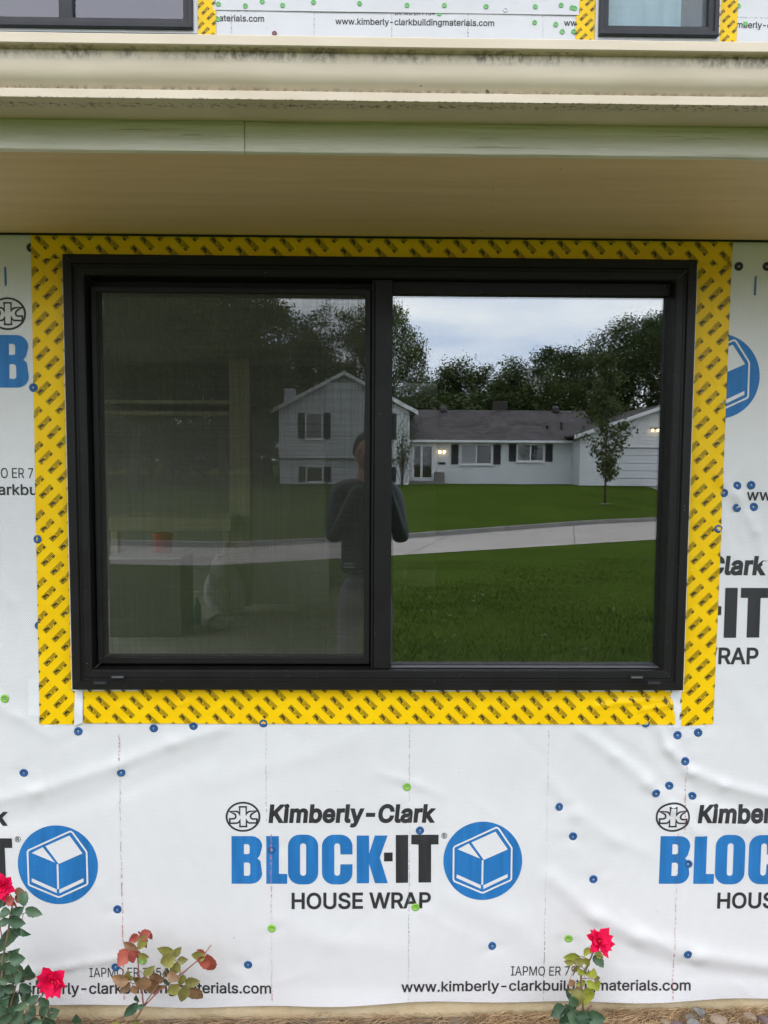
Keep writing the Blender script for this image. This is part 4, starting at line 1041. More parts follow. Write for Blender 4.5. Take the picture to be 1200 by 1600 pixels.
# ------------------------------------------------------------------ THE ROOM BEHIND THE WINDOW
FZ = 0.455
def struct(mb, name, m, **k): return mb.build(name, m, None, kind='structure', **k)
struct(MB().box(-3.2, 4.1, 0.125, 6.0, FZ - 0.1, FZ), 'room_floor', 'subfloor')
struct(MB().box(-3.2, 4.1, 0.125, 6.0, 2.45, 2.5), 'room_ceiling', 'drywall')
mb = MB(); mb.box(-3.2, -0.45, 4.6, 4.7, FZ + .001, 2.449); mb.box(0.55, 4.1, 4.6, 4.7, FZ + .001, 2.449); mb.box(-0.45, 0.55, 4.6, 4.7, 2.35, 2.449)
struct(mb, 'room_back_wall', 'drywall')
struct(MB().box(-0.02, 0.05, 1.0, 4.6, FZ + .001, 2.449), 'room_partition', 'drywall')  # partition added to keep side daylight out of the right half
for xa, xb in ((-3.29, -3.2), ):
    mb = MB(); mb.box(xa, xb, 0.126, 4.6, 2.38, 2.45); mb.box(xa, xb, 0.126, 0.5, FZ, 2.38); mb.box(xa, xb, 4.4, 4.6, FZ, 2.38)  # same added opening on the room side, brings in daylight
    struct(mb, 'room_side_wall', 'drywall')
YI = 3.6
def ibox(px0, px1, py0, py1, y0, dy, m, name, parent=None, b=0.004, **k):
    a = at(px0, py1, y0); c = at(px1, py0, y0)
    return MB().bbox(a.x, c.x, y0, y0 + dy, max(a.z, FZ + 0.002), c.z, b).build(name, m, parent, **k)
po = thing('door_post', 'pale timber door post in the dim room behind the left pane', 'post', (at(372, 945, YI).x, YI, FZ))
ibox(361, 378, 560, 946, YI, .09, 'studwood', 'post_board', po); ibox(381, 390, 560, 948, YI - .03, .12, 'studwood', 'casing', po)
ibox(393, 514, 846, 944, YI + .02, .03, 'trim_white', 'low_panel', None, .004, label='low pale panel right of the timber post inside the dim room', cat='panel')
bn = thing('work_bench', 'pale plank work bench across the dim room behind the left pane', 'bench', (at(270, 820, YI - .3).x, YI - .3, FZ))
ibox(170, 361, 809, 829, YI - .35, .6, 'studwood', 'bench_top', bn)
for p in (176, 350): ibox(p, p + 8, 830, 960, YI - .3, .06, 'studwood', 'leg', bn)
cr = thing('storage_crate', 'dark crate with a pale rim standing on the room floor, bucket on top', 'crate', (at(226, 945, YI - .8).x, YI - .8, FZ))
ibox(172, 282, 875, 1010, YI - .8, .35, 'box_card', 'crate_body', cr); ibox(170, 284, 870, 874.5, YI - .82, .39, 'trim_white', 'crate_rim', cr)
c = at(255, 868, YI - .6)
MB().lathe([(0.054, 0.002), (0.056, 0.004), (0.066, 0.125), (0.069, 0.13), (0.069, 0.137), (0.063, 0.137), (0.052, 0.02)], 20, (c.x, c.y, at(226, 870, YI - .82).z)).build('bucket', 'red_plastic', None, True, 'red plastic bucket standing on the dark crate inside the room', 'bucket')
c = at(308, 940, YI - .4); k = 0.052 / 0.05
bo = thing('spray_bottle', 'teal bottle standing on the room floor beside the dark crate', 'bottle', (c.x, c.y, FZ))
MB().lathe([(0.028, 0.002), (0.03, 0.006), (0.03, 0.13), (0.026, 0.15), (0.012, 0.165), (0.011, 0.175)], 14, (c.x, c.y, FZ)).build('bottle_body', 'teal_plastic', bo, True)
MB().lathe([(0.014, 0.176), (0.014, 0.20), (0.010, 0.204)], 12, (c.x, c.y, FZ)).build('cap', 'bag_white', bo, True)
def lump(name, m, c, r, label, cat, seed, sq=(1, 1, 0.8)):
    bm_ = bmesh.new(); bmesh.ops.create_icosphere(bm_, subdivisions=3, radius=1); g = random.Random(seed)
    dirs = [(Vector((g.gauss(0, 1), g.gauss(0, 1), g.gauss(0, 1))).normalized(), g.uniform(.1, .4)) for _ in range(12)]
    for v in bm_.verts:
        n_ = v.co.normalized(); f = 0.75 + sum(a * max(0, n_.dot(d)) ** 8 for d, a in dirs) + g.uniform(-.04, .04)
        v.co = Vector((n_.x * f * r * sq[0], n_.y * f * r * sq[1], max(n_.z, -.6) * f * r * sq[2]))
    me = bpy.data.meshes.new(name); bm_.to_mesh(me); bm_.free(); me.materials.append(MAT[m])
    zl = min(v.co.z for v in me.vertices)
    return link(name, me, None, label, cat, None, None, (c[0], c[1], FZ - zl + 0.002))
c = at(345, 940, YI - .5); lump('crumpled_bag', 'bag_white', c, 0.085, 'crumpled white bag on the room floor beside the timber post', 'bag', 2)
c = at(350, 890, YI - .1); lump('crumpled_bag', 'bag_white', c, 0.16, 'pale bulging sack behind the crumpled bag under the bench', 'bag', 5, (1, .8, 1.5))
sh = thing('wall_shelf', 'long shelf ledge high on the back wall of the dim room', 'shelf', (at(300, 640, 4.4).x, 4.4, at(300, 640, 4.4).z))
ibox(160, 392, 626, 630, 4.3, .29, 'studwood', 'shelf_board', sh); ibox(160, 392, 643, 646, 4.3, .29, 'studwood', 'shelf_board', sh)

# ------------------------------------------------------------------ GROUND AND STREET
GX = [-150, -60, -4, 0.5, 8.4, 40, 150]; GN_ = [-30, -22, -15.5, -17.6, -21.6, -37, -86]; GF = [-36, -27, -19.3, -21.6, -27.6, -44, -96]
def yn(x): return float(np.interp(x, GX, GN_))
def yf(x): return float(np.interp(x, GX, GF))
def gz(x, y):
    n_, f_ = yn(x), yf(x)
    bed = -0.085
    if y > -0.9: return bed
    if y > -1.6: return bed + (y + 0.9) / -0.7 * 0.075
    if y > -3: return -0.01
    if y >= n_:
        t_ = (y + 3) / (n_ + 3); t_ = t_ * t_ * (3 - 2 * t_) * .5 + t_ * .5
        return -0.01 - 0.86 * t_
    if y >= f_: return -0.87
    t_ = min(1, (f_ - y) / 11.0); t_ = t_ * t_ * (3 - 2 * t_)
    return -0.74 + 0.94 * t_
xs = np.concatenate([np.linspace(-220, -30, 14), np.linspace(-28, -6, 12), np.linspace(-5, 14, 58), np.linspace(15, 40, 22), np.linspace(45, 220, 14)])
mb = MB(); rows = []
for x in xs:
    n_, f_ = yn(x), yf(x)
    ys = [90, 7, 0.1, -0.3, -0.9, -1.25, -1.6] + list(np.linspace(-2.4, n_ + .001, 26)) + [n_ - .004, n_ - .02, f_ + .02, f_ + .004, f_ - .001] + list(np.linspace(f_ - .4, f_ - 12, 22)) + list(np.linspace(-62, -320, 8))
    rows.append([(x, y, (gz(x, y) if y < 0.05 else -0.085) + (-0.02 if f_ + .003 < y < n_ - .003 else 0) + (0.012 * math.sin(x * 1.3) * math.sin(y * .9) if -40 < y < -3.5 and not f_ - 1 < y < n_ + 1 else 0)) for y in ys])
m_ = len(rows[0])
for r_ in rows: mb.v += r_
for i in range(len(xs) - 1):
    for j in range(m_ - 1): mb.f.append((i * m_ + j, i * m_ + j + 1, (i + 1) * m_ + j + 1, (i + 1) * m_ + j))
ground = struct(mb, 'lawn_ground', 'lawn', smooth=True)
# street slab with joints
SX = list(np.linspace(-60, 40, 120))
mb = MB()
for x in SX: mb.v += [(x, yn(x) - .006, -0.872), (x, (yn(x) + yf(x)) / 2, -0.868), (x, yf(x) + .24, -0.876)]
for i in range(len(SX) - 1):
    for j in range(2): mb.f.append((3 * i + j, 3 * i + j + 1, 3 * i + 4 + j, 3 * i + 3 + j))
road = struct(mb, 'street', 'road')
for x0 in (-9, -4.5, 0.9, 6.0, 10.5, 16):
    a = Vector((x0, yn(x0) - .01, -0.867)); x1 = x0 + 1.6; b = Vector((x1, yf(x1) + .3, -0.8705))
    d = Vector((0.014, 0, 0)); m2 = (a + b) / 2; m2.z = -0.8635
    MB().add([a - d, a + d, m2 - d, m2 + d, b - d, b + d], [(0, 1, 3, 2), (2, 3, 5, 4)]).build('slab_joint', 'joint', road)
mb = MB()
for x in SX:
    f_ = yf(x)
    mb.v += [(x, f_ + .24, -0.876), (x, f_ + .10, -0.862), (x, f_ + .07, -0.74), (x, f_ - .12, -0.728)]
for i in range(len(SX) - 1):
    for j in range(3): mb.f.append((4 * i + j, 4 * i + j + 1, 4 * i + 5 + j, 4 * i + 4 + j))
struct(mb, 'curb', 'curb')
# planting bed along the house
mb = MB(); bx = np.linspace(-4.1, 4.1, 120); by = np.linspace(0.004, -1.2, 22)
def bz(x, y): return -0.082 + 0.018 / (1 + math.exp(-(x - .55) * 6)) * (1 if y > -.5 else 0.6) + 0.006 * math.sin(9 * x) * math.sin(11 * y) - 0.02 * max(0, -y - .9) / .3
for x in bx:
    for y in by: mb.v.append((x, y, bz(x, y)))
for i in range(len(bx) - 1):
    for j in range(len(by) - 1): k = i * len(by) + j; mb.f.append((k, k + 1, k + len(by) + 1, k + len(by)))
struct(mb, 'planting_bed', 'soil', smooth=True)
# pine straw mulch
g = random.Random(5); mb = MB()
for _ in range(7000):
    x = g.uniform(-1.7, 1.9) if g.random() < .45 else g.uniform(0.3, 1.6); y = -abs(g.gauss(0.0, .16)) - .004
    if y < -1.1: continue
    a = g.uniform(0, math.pi); ln = g.uniform(.035, .11); z = bz(x, y) + g.uniform(.001, .016)
    dx, dy = math.cos(a) * ln / 2, math.sin(a) * ln / 2
    if y + abs(dy) > .003: dy *= .2
    bend = g.uniform(-.012, .012); wv = .0012
    p0 = Vector((x - dx, y - dy, z + g.uniform(-.003, .004))); p1 = Vector((x + bend, y - abs(bend) * .3, z + g.uniform(.002, .012))); p2 = Vector((x + dx, min(y + dy, .002), z + g.uniform(-.003, .006)))
    mb.tube([p0, p1, p2], [wv * .7, wv, wv * .6], 3, False)
mb.build('pine_straw', 'straw', None, kind='stuff', label='brown pine straw mulch along the foundation', cat='mulch')
# stones
def stone_mesh(seed, m):
    g = random.Random(seed); bm_ = bmesh.new(); bmesh.ops.create_icosphere(bm_, subdivisions=2, radius=1)
    dirs = [(Vector((g.gauss(0, 1), g.gauss(0, 1), g.gauss(0, 1))).normalized(), g.uniform(.55, .85)) for _ in range(9)]
    for v in bm_.verts:
        n_ = v.co.normalized(); f = 1.0
        for d, a in dirs:
            dd = n_.dot(d)
            if dd > 0.05: f = min(f, a / dd)
        v.co = Vector((n_.x * f, n_.y * f * .8, n_.z * f * .68))
    me = bpy.data.meshes.new('stone'); bm_.to_mesh(me); bm_.free(); me.materials.append(MAT[m]); return me
SM = [stone_mesh(i, ('stone_a', 'stone_b', 'stone_c')[i % 3]) for i in range(9)]
ST = [(1040, 1592, 14, 1, 'small tan stone'), (1078, 1586, 12, 0, 'grey stone leaning on the foundation'), (1086, 1598, 20, 3, 'grey stone with a pale side'), (1060, 1597, 16, 2, 'dark stone'), (1094, 1583, 17, 6, 'upright grey stone against the foundation'),
      (1122, 1592, 18, 4, 'brown stone'), (1148, 1600, 17, 7, 'pinkish tan stone'), (1172, 1589, 14, 1, 'speckled tan stone'), (1194, 1592, 18, 5, 'plum coloured stone'), (1012, 1596, 13, 4, 'ochre stone'), (985, 1600, 12, 0, 'small grey stone'), (1030, 1606, 18, 8, 'dark plum stone'), (1110, 1612, 22, 1, 'broad tan stone'), (1160, 1615, 24, 0, 'broad grey stone'), (1215, 1605, 20, 4, 'tan stone')]
for i, (px, py, r_, k, lb) in enumerate(ST):
    y = -0.03 - max(0, (py - 1583)) * .0035; p = at(px, py, y); s_ = r_ / 620
    o = link('stone', SM[k], None, lb + (' in the mulch at the lower right edge', ' in the mulch below the last web address', ' in the mulch right of the right rose')[2 if px < 1020 else 1 if px < 1100 else 0], 'stone', 'stones in the mulch', None, (p.x, y, bz(p.x, y) + .006 + s_ * g.uniform(.25, .5)))
    o.scale = (s_,) * 3; o.rotation_euler = (g.uniform(-.4, .4), g.uniform(-.4, .4), g.uniform(0, 6))
# grass blades on the lawn that the pane mirrors
g = random.Random(9); mb = MB()
for _ in range(90000):
    d = 5.2 + 13 * g.random() ** 1.25; y = 2 * YM - (d - 2.27)
    hw = d * .5; x = g.uniform(-hw, hw)
    if y < yn(x) + .05: continue
    z = gz(x, y); h = g.uniform(.02, .05) * min(1.0, 8 / d); a = g.uniform(0, math.pi); wv = g.uniform(.003, .006) * (1 + d * .06)
    lx, ly = g.gauss(0, .022), g.gauss(0, .022)
    c_, s_ = math.cos(a) * wv, math.sin(a) * wv
    mb.add([(x - c_, y - s_, z - .004), (x + c_, y + s_, z - .004), (x + lx, y + ly, z + h)], [(0, 1, 2)])
mb.build('grass', 'grass', None, kind='stuff', label='short green lawn grass in front of the window', cat='grass')
mb = MB()  # pale bits laid over the lawn in place of debris on the pane
for px, py in [(684, 905), (690, 915), (672, 912), (738, 921), (744, 909), (742, 943), (682, 942), (702, 951), (680, 958), (958, 911), (960, 939), (755, 907), (711, 994), (692, 1004), (850, 993), (912, 1021), (660, 940), (725, 930), (962, 905), (700, 960)]:
    p = refl(px, py, 1.66 * F / (py - 716)); 
    for _ in range(3):
        q = Vector((p.x + g.gauss(0, .02), p.y + g.gauss(0, .03), gz(p.x, p.y) + .045 + g.uniform(0, .02))); dd = Vector((g.gauss(0, .02), g.gauss(0, .02), g.uniform(0, .015)))
        mb.tube([q, q + dd], .0022, 3, False)
mb.build('lawn_clippings', 'straw_bit', None, kind='stuff', label='pale dry clippings lying on the lawn', cat='clippings')

# ------------------------------------------------------------------ THE HOUSE ACROSS THE STREET (seen in the panes)
nh = thing('neighbour_house', 'white split level house with dark roof and shutters mirrored in the panes', 'house', (6, -42.7, 0.2))
SR = F
D1, D2 = 45.0, 43.0                     # path depth of the ranch front and of the two wings
def rx(px, d): return refl(px, 716, d).x
def rzz(py, d): return refl(770, py, d).z
def ry(d): return 2 * YM - (d + CAM.y)
Y1, Y2 = ry(D1), ry(D2); GB = 0.15
def clap(mb, x0f, x1f, z0, z1, y, pitch=0.2, lip=0.018):
    """lapped boards; x0f, x1f give the ends at a height; faces +y"""
    z = z0
    while z < z1 - 1e-4:
        zt = min(z + pitch, z1)
        mb.quad((x1f(z), y + lip, z), (x0f(z), y + lip, z), (x0f(zt), y, zt), (x1f(zt), y, zt))
        mb.quad((x1f(z), y, z), (x0f(z), y, z), (x0f(z), y + lip, z), (x1f(z), y + lip, z))
        z = zt
    return mb
# ranch part
rx0, rx1 = rx(638, D1), rx(906, D1); ze = rzz(689, D1); zr = rzz(641, D1 + 3.6)
mb = clap(MB(), lambda z: rx0, lambda z: rx1, GB, ze, Y1, 0.1, 0.006); mb.build('front_wall', 'siding', nh)
mb = MB(); mb.box(rx0, rx1, Y1 - 7.4, Y1 - .02, GB, ze - .02); mb.build('wall_core', 'siding', nh)
yr = Y1 - 3.6
def slab(mb, a, b, c, d, th=0.12):
    vs_ = [Vector(p) for p in (a, b, c, d)]; n_ = (vs_[1] - vs_[0]).cross(vs_[3] - vs_[0]).normalized()
    if n_.z < 0: n_ = -n_
    lo = [v - n_ * th for v in vs_]
    return mb.add(vs_ + lo, [(0, 1, 2, 3), (7, 6, 5, 4), (0, 4, 5, 1), (1, 5, 6, 2), (2, 6, 7, 3), (3, 7, 4, 0)])
mb = MB()
slab(mb, (rx0 + .1, Y1 + .5, ze + .02), (rx1 + 1.2, Y1 + .5, ze + .02), (rx1 + 1.2, yr, zr), (rx0 + .1, yr, zr))
slab(mb, (rx0 + .1, yr - .002, zr), (rx1 + 1.2, yr - .002, zr), (rx1 + 1.2, Y1 - 8, ze), (rx0 + .1, Y1 - 8, ze))
rf = mb.build('roof', 'shingle', nh)
MB().box(rx0 + .05, rx1, Y1 + .5, Y1 + .54, ze - .10, ze + .03).build('gutter_board', 'trim_white', nh)
MB().box(rx0 + .05, rx1, Y1 + .02, Y1 + .5, ze - .10, ze - .07).build('eave_soffit', 'trim_white', nh)
c = refl(783, 640, D1 + 3.6); MB().bbox(c.x - .42, c.x + .42, yr - .8, yr - .1, zr - .6, rzz(627, D1 + 3.8), .02).build('chimney', 'brick_brown', rf)
for px, py in ((855, 677), (877, 672)):
    c = refl(px, py, D1 + 1.0); MB().lathe([(.07, -.3), (.07, .38), (.10, .40), (.10, .46), (.05, .47)], 10, (c.x, c.y, c.z)).build('roof_vent', 'lamp_black', rf)
for px in (693, 868):
    c = refl(px, 641, D1 + 3.4); MB().lathe([(.25, -.1), (.25, .12), (.15, .25), (.03, .28)], 12, (c.x, c.y, c.z)).build('roof_vent', 'shingle', rf)
def hwindow(x0, x1, z0, z1, y, mull=True, curtain=True):
    o = MB(); t_ = .09
    o.box(x0 - t_, x1 + t_, y + .02, y + .07, z0 - t_, z0); o.box(x0 - t_, x1 + t_, y + .02, y + .07, z1, z1 + t_); o.box(x0 - t_, x0, y + .02, y + .069, z0 + .001, z1 - .001); o.box(x1, x1 + t_, y + .02, y + .069, z0 + .001, z1 - .001)
    xm = (x0 + x1) / 2
    if mull: o.box(xm - .04, xm + .04, y + .02, y + .065, z0 + .001, z1 - .001)
    o.box(x0 - .18, x1 + .18, y + .02, y + .13, z0 - t_ - .05, z0 - t_ - .002)
    wf = o.build('window', 'trim_white', nh)
    MB().box(x0, x1, y + .035, y + .04, z0, z1).build('pane', 'pane', wf)
    MB().box(x0, x1, y + .021, y + .026, z0, z1).build('blind', 'dark_room', wf)  # dark sheet behind the pane in place of an unlit room
    if curtain: MB().box(x0 + .03, xm - .05, y + .0275, y + .031, z0 + .02, z1 - .02).build('curtain', 'curtain', wf)
    return wf
def shutter(x0, x1, z0, z1, y):
    s_ = MB()
    s_.box(x0, x0 + .06, y + .021, y + .06, z0, z1); s_.box(x1 - .06, x1, y + .021, y + .06, z0, z1); s_.box(x0 + .061, x1 - .061, y + .021, y + .0595, z0, z0 + .08); s_.box(x0 + .061, x1 - .061, y + .021, y + .0595, z1 - .08, z1)
    n_ = 14
    for i in range(n_):
        z = z0 + .09 + (z1 - z0 - .18) * i / n_; dz = (z1 - z0 - .18) / n_
        s_.quad((x0 + .06, y + .05, z), (x1 - .06, y + .05, z), (x1 - .06, y + .025, z + dz), (x0 + .06, y + .025, z + dz))
    return s_.build('shutter', 'shutter', nh)
for (a, b, c_, d_, zt, zb_) in ((721, 767, 705, 782, 696, 724), (809, 848, 795, 863, 695, 719)):
    z1_, z0_ = rzz(zt, D1), rzz(zb_, D1)
    hwindow(rx(a, D1), rx(b, D1), z0_, z1_, Y1); shutter(rx(c_, D1), rx(c_ + 11, D1), z0_ - .06, z1_ + .06, Y1); shutter(rx(d_ - 11, D1), rx(d_, D1), z0_ - .06, z1_ + .06, Y1)
# entrance: two tall dark glazed leaves
dz0, dz1 = GB + .22, rzz(698, D1)
x0_, x1_ = rx(645, D1), rx(677, D1); xm = (x0_ + x1_) / 2 - .1
mb = MB()
for a, b in ((x0_ - .06, x0_ + .08), (xm - .06, xm + .08), (x1_ - .10, x1_ + .08)): mb.box(a, b, Y1 + .01, Y1 + .09, dz0, dz1)
mb.box(x0_ - .05, x1_ + .07, Y1 + .01, Y1 + .088, dz1 + .001, dz1 + .12); mb.box(x0_ + .081, x1_ - .101, Y1 + .01, Y1 + .086, dz0 - .02, dz0 + .18)
dr = mb.build('door', 'trim_white', nh)
MB().box(x0_ + .09, x1_ - .11, Y1 + .03, Y1 + .035, dz0 + .2, dz1).build('pane', 'pane', dr); MB().box(x0_ + .09, x1_ - .11, Y1 + .012, Y1 + .02, dz0 + .2, dz1).build('door_leaf', 'brick_brown', dr)
MB().box(x0_ - .3, x1_ + .5, Y1 + .1, Y1 + 1.1, GB - .1, GB + .2).build('step', 'curb', nh)
for px in (687.5, 694.5):
    c = refl(px, 706, D1 - .2)
    lm = MB().box(c.x - .05, c.x + .05, Y1 + .01, Y1 + .10, c.z + .10, c.z + .14).build('porch_lamp', 'lamp_black', nh)
    MB().lathe([(.02, -.09), (.055, -.05), (.055, .05), (.02, .09)], 10, (c.x, Y1 + .11, c.z)).build('bulb', 'bulb', lm, True)
c = refl(690, 724, D1); MB().box(c.x - .2, c.x + .2, Y1 + .01, Y1 + .04, c.z - .06, c.z + .06).build('house_plate', 'shutter', nh)
c = refl(687, 746, D1 - .8); MB().bbox(c.x - .28, c.x + .28, Y1 + .35, Y1 + .85, GB - .05, GB + .75, .04).build('meter_box', 'box_card', nh)
MB().tube([(rx(898, D1), Y1 + .45, ze - .05), (rx(898, D1), Y1 + .08, ze - .35), (rx(898, D1), Y1 + .08, GB + .15), (rx(898, D1), Y1 + .3, GB + .04)], .05, 6).build('downspout', 'trim_white', nh)
# left two storey gable wing
wx0, wx1 = rx(437, D2), rx(639, D2); wm = (wx0 + wx1) / 2; zw = rzz(640, D2); zp = rzz(586, D2); zo = rzz(717, D2)
def gl_(z): return wx0 if z < zw else wx0 + (wm - wx0) * (z - zw) / (zp - zw)
def gr_(z): return wx1 if z < zw else wx1 - (wx1 - wm) * (z - zw) / (zp - zw)
clap(MB(), gl_, gr_, zo, zp - .02, Y2 + .35, 0.2).build('gable_wall', 'siding', nh)
clap(MB(), lambda z: wx0, lambda z: wx1, GB, zo, Y2, 0.2).build('lower_gable_wall', 'siding', nh)
mb = MB(); mb.box(wx0 + .01, wx1 - .01, Y2 - 9, Y2 - .02, GB, zo - .02); mb.box(wx0 + .01, wx1 - .01, Y2 - 9, Y2 + .33, zo, zw)
mb.build('wing_core', 'siding', nh)
sl_ = (zp - zw) / (wm - wx0); ov = .45
mb = MB()
slab(mb, (wx0 - ov, Y2 + .75, zw - ov * sl_ + .1), (wm, Y2 + .75, zp + .1), (wm, Y2 - 9.4, zp + .1), (wx0 - ov, Y2 - 9.4, zw - ov * sl_ + .1))
slab(mb, (wx1 + ov, Y2 + .75, zw - ov * sl_ + .1), (wm + .002, Y2 + .75, zp + .1), (wm + .002, Y2 - 9.4, zp + .1), (wx1 + ov, Y2 - 9.4, zw - ov * sl_ + .1))
wr = mb.build('wing_roof', 'shingle', nh)
for sgn in (-1, 1):
    e0 = wx0 - ov if sgn < 0 else wx1 + ov
    MB().add([(e0, Y2 + .755, zw - ov * sl_ - .12), (wm, Y2 + .755, zp - .12), (wm, Y2 + .755, zp + .1), (e0, Y2 + .755, zw - ov * sl_ + .1), (e0, Y2 + .79, zw - ov * sl_ - .12), (wm, Y2 + .79, zp - .12), (wm, Y2 + .79, zp + .1), (e0, Y2 + .79, zw - ov * sl_ + .1)],
             [(0, 1, 2, 3), (7, 6, 5, 4), (0, 4, 5, 1), (1, 5, 6, 2), (2, 6, 7, 3), (3, 7, 4, 0)]).build('rake_board', 'trim_white', nh)
for px in (490, 592):
    a, b = rx(px - 10, D2), rx(px + 13, D2)
    for zt, zb_, yy in ((649, 686, Y2 + .35), (732, 753, Y2)):
        hwindow(a, b, rzz(zb_, D2), rzz(zt, D2), yy, False, False); shutter(rx(px - 23, D2), rx(px - 12, D2), rzz(zb_, D2) - .05, rzz(zt, D2) + .05, yy); shutter(rx(px + 16, D2), rx(px + 27, D2), rzz(zb_, D2) - .05, rzz(zt, D2) + .05, yy)
c = refl(452, 612, D2 + 3); MB().bbox(c.x - .3, c.x + .35, c.y - .4, c.y + .3, zw - .5, c.z + .15, .03).build('chimney', 'siding', wr)
MB().tube([(wx1 - .06, Y2 + .47, zw - .2), (wx1 - .06, Y2 + .47, zo + .1), (wx1 - .06, Y2 + .1, zo - .2), (wx1 - .06, Y2 + .1, GB + .15), (wx1 - .2, Y2 + .3, GB)], .05, 6).build('downspout', 'trim_white', nh)
# right gable with the garage
gx0, gx1 = rx(906, D2), rx(1166, D2); gm = (gx0 + gx1) / 2; zg = rzz(678, D2); zgp = rzz(633, D2)
gd0, gd1 = rx(939, D2), rx(1133, D2); gdz = rzz(698, D2)
def hl_(z): return gx0 if z < zg else gx0 + (gm - gx0) * (z - zg) / (zgp - zg)
def hr_(z): return gx1 if z < zg else gx1 - (gx1 - gm) * (z - zg) / (zgp - zg)
clap(MB(), hl_, hr_, gdz, zgp - .02, Y2, .2).build('garage_gable', 'siding', nh)
mb = clap(MB(), lambda z: gx0, lambda z: gd0 - .08, GB, gdz, Y2, .2); clap(mb, lambda z: gd1 + .08, lambda z: gx1, GB, gdz, Y2, .2); mb.build('garage_front', 'siding', nh)
mb = MB(); mb.box(gx0 + .01, gd0 - .1, Y2 - 7, Y2 - .02, GB, zg - .02); mb.box(gd1 + .1, gx1 - .01, Y2 - 7, Y2 - .02, GB, zg - .02); mb.box(gd0 - .09, gd1 + .09, Y2 - 7, Y2 - .3, GB, zg - .02); mb.build('garage_core', 'siding', nh)
gd = MB().box(gd0 - .1, gd0, Y2 + .0, Y2 + .04, GB, gdz + .1).box(gd1, gd1 + .1, Y2, Y2 + .04, GB, gdz + .1).box(gd0, gd1, Y2, Y2 + .045, gdz, gdz + .12).build('garage_door', 'trim_white', nh)
nseg = 5
for i in range(nseg):
    a = GB + .03 + (gdz - GB - .05) * i / nseg; b = GB + .03 + (gdz - GB - .05) * (i + 1) / nseg - .02
    MB().bbox(gd0 + .01, gd1 - .01, Y2 - .10, Y2 - .05, a, b, .012).build('door_panel', 'siding', gd)
slg = (zgp - zg) / (gm - gx0); mb = MB()
for sgn in (-1, 1):
    e0 = gx0 - ov if sgn < 0 else gx1 + ov
    slab(mb, (e0, Y2 + .45, zg - ov * slg + .1), (gm + sgn * .001, Y2 + .45, zgp + .1), (gm + sgn * .001, Y2 - 7.4, zgp + .1), (e0, Y2 - 7.4, zg - ov * slg + .1))
mb.build('garage_roof', 'shingle', nh)
for sgn in (-1, 1):
    e0 = gx0 - ov if sgn < 0 else gx1 + ov
    MB().add([(e0, Y2 + .455, zg - ov * slg - .10), (gm, Y2 + .455, zgp - .10), (gm, Y2 + .455, zgp + .1), (e0, Y2 + .455, zg - ov * slg + .1), (e0, Y2 + .49, zg - ov * slg - .10), (gm, Y2 + .49, zgp - .10), (gm, Y2 + .49, zgp + .1), (e0, Y2 + .49, zg - ov * slg + .1)],
             [(0, 1, 2, 3), (7, 6, 5, 4), (0, 4, 5, 1), (1, 5, 6, 2), (2, 6, 7, 3), (3, 7, 4, 0)]).build('rake_board', 'trim_white', nh)
c0 = refl(1027, 672, D2)
lm = MB().box(c0.x - .4, c0.x + .4, Y2 + .02, Y2 + .07, c0.z + .05, c0.z + .12).build('garage_lamp', 'lamp_black', nh)
for k in (-.3, 0, .3): MB().lathe([(.03, -.08), (.06, -.04), (.06, .02), (.03, .06)], 10, (c0.x + k, Y2 + .12, c0.z)).build('bulb', 'bulb', lm, True)
# driveways
def drive(px0, px1, name):
    a0, a1 = rx(px0, D2), rx(px1, D2); mb = MB(); n_ = 14
    for i in range(n_ + 1):
        for x in (a0, (a0 + a1) / 2, a1):
            t_ = i / n_; y = (Y2 - .05) * (1 - t_) + (yf(x) - .1) * t_
            mb.v.append((x, y, gz(x, y) + .015 + .01 * (1 - abs(2 * t_ - 1))))
    for i in range(n_):
        for j in range(2): k = i * 3 + j; mb.f.append((k, k + 1, k + 4, k + 3))
    return struct(mb, name, 'road')
drive(1012, 1140, 'driveway')

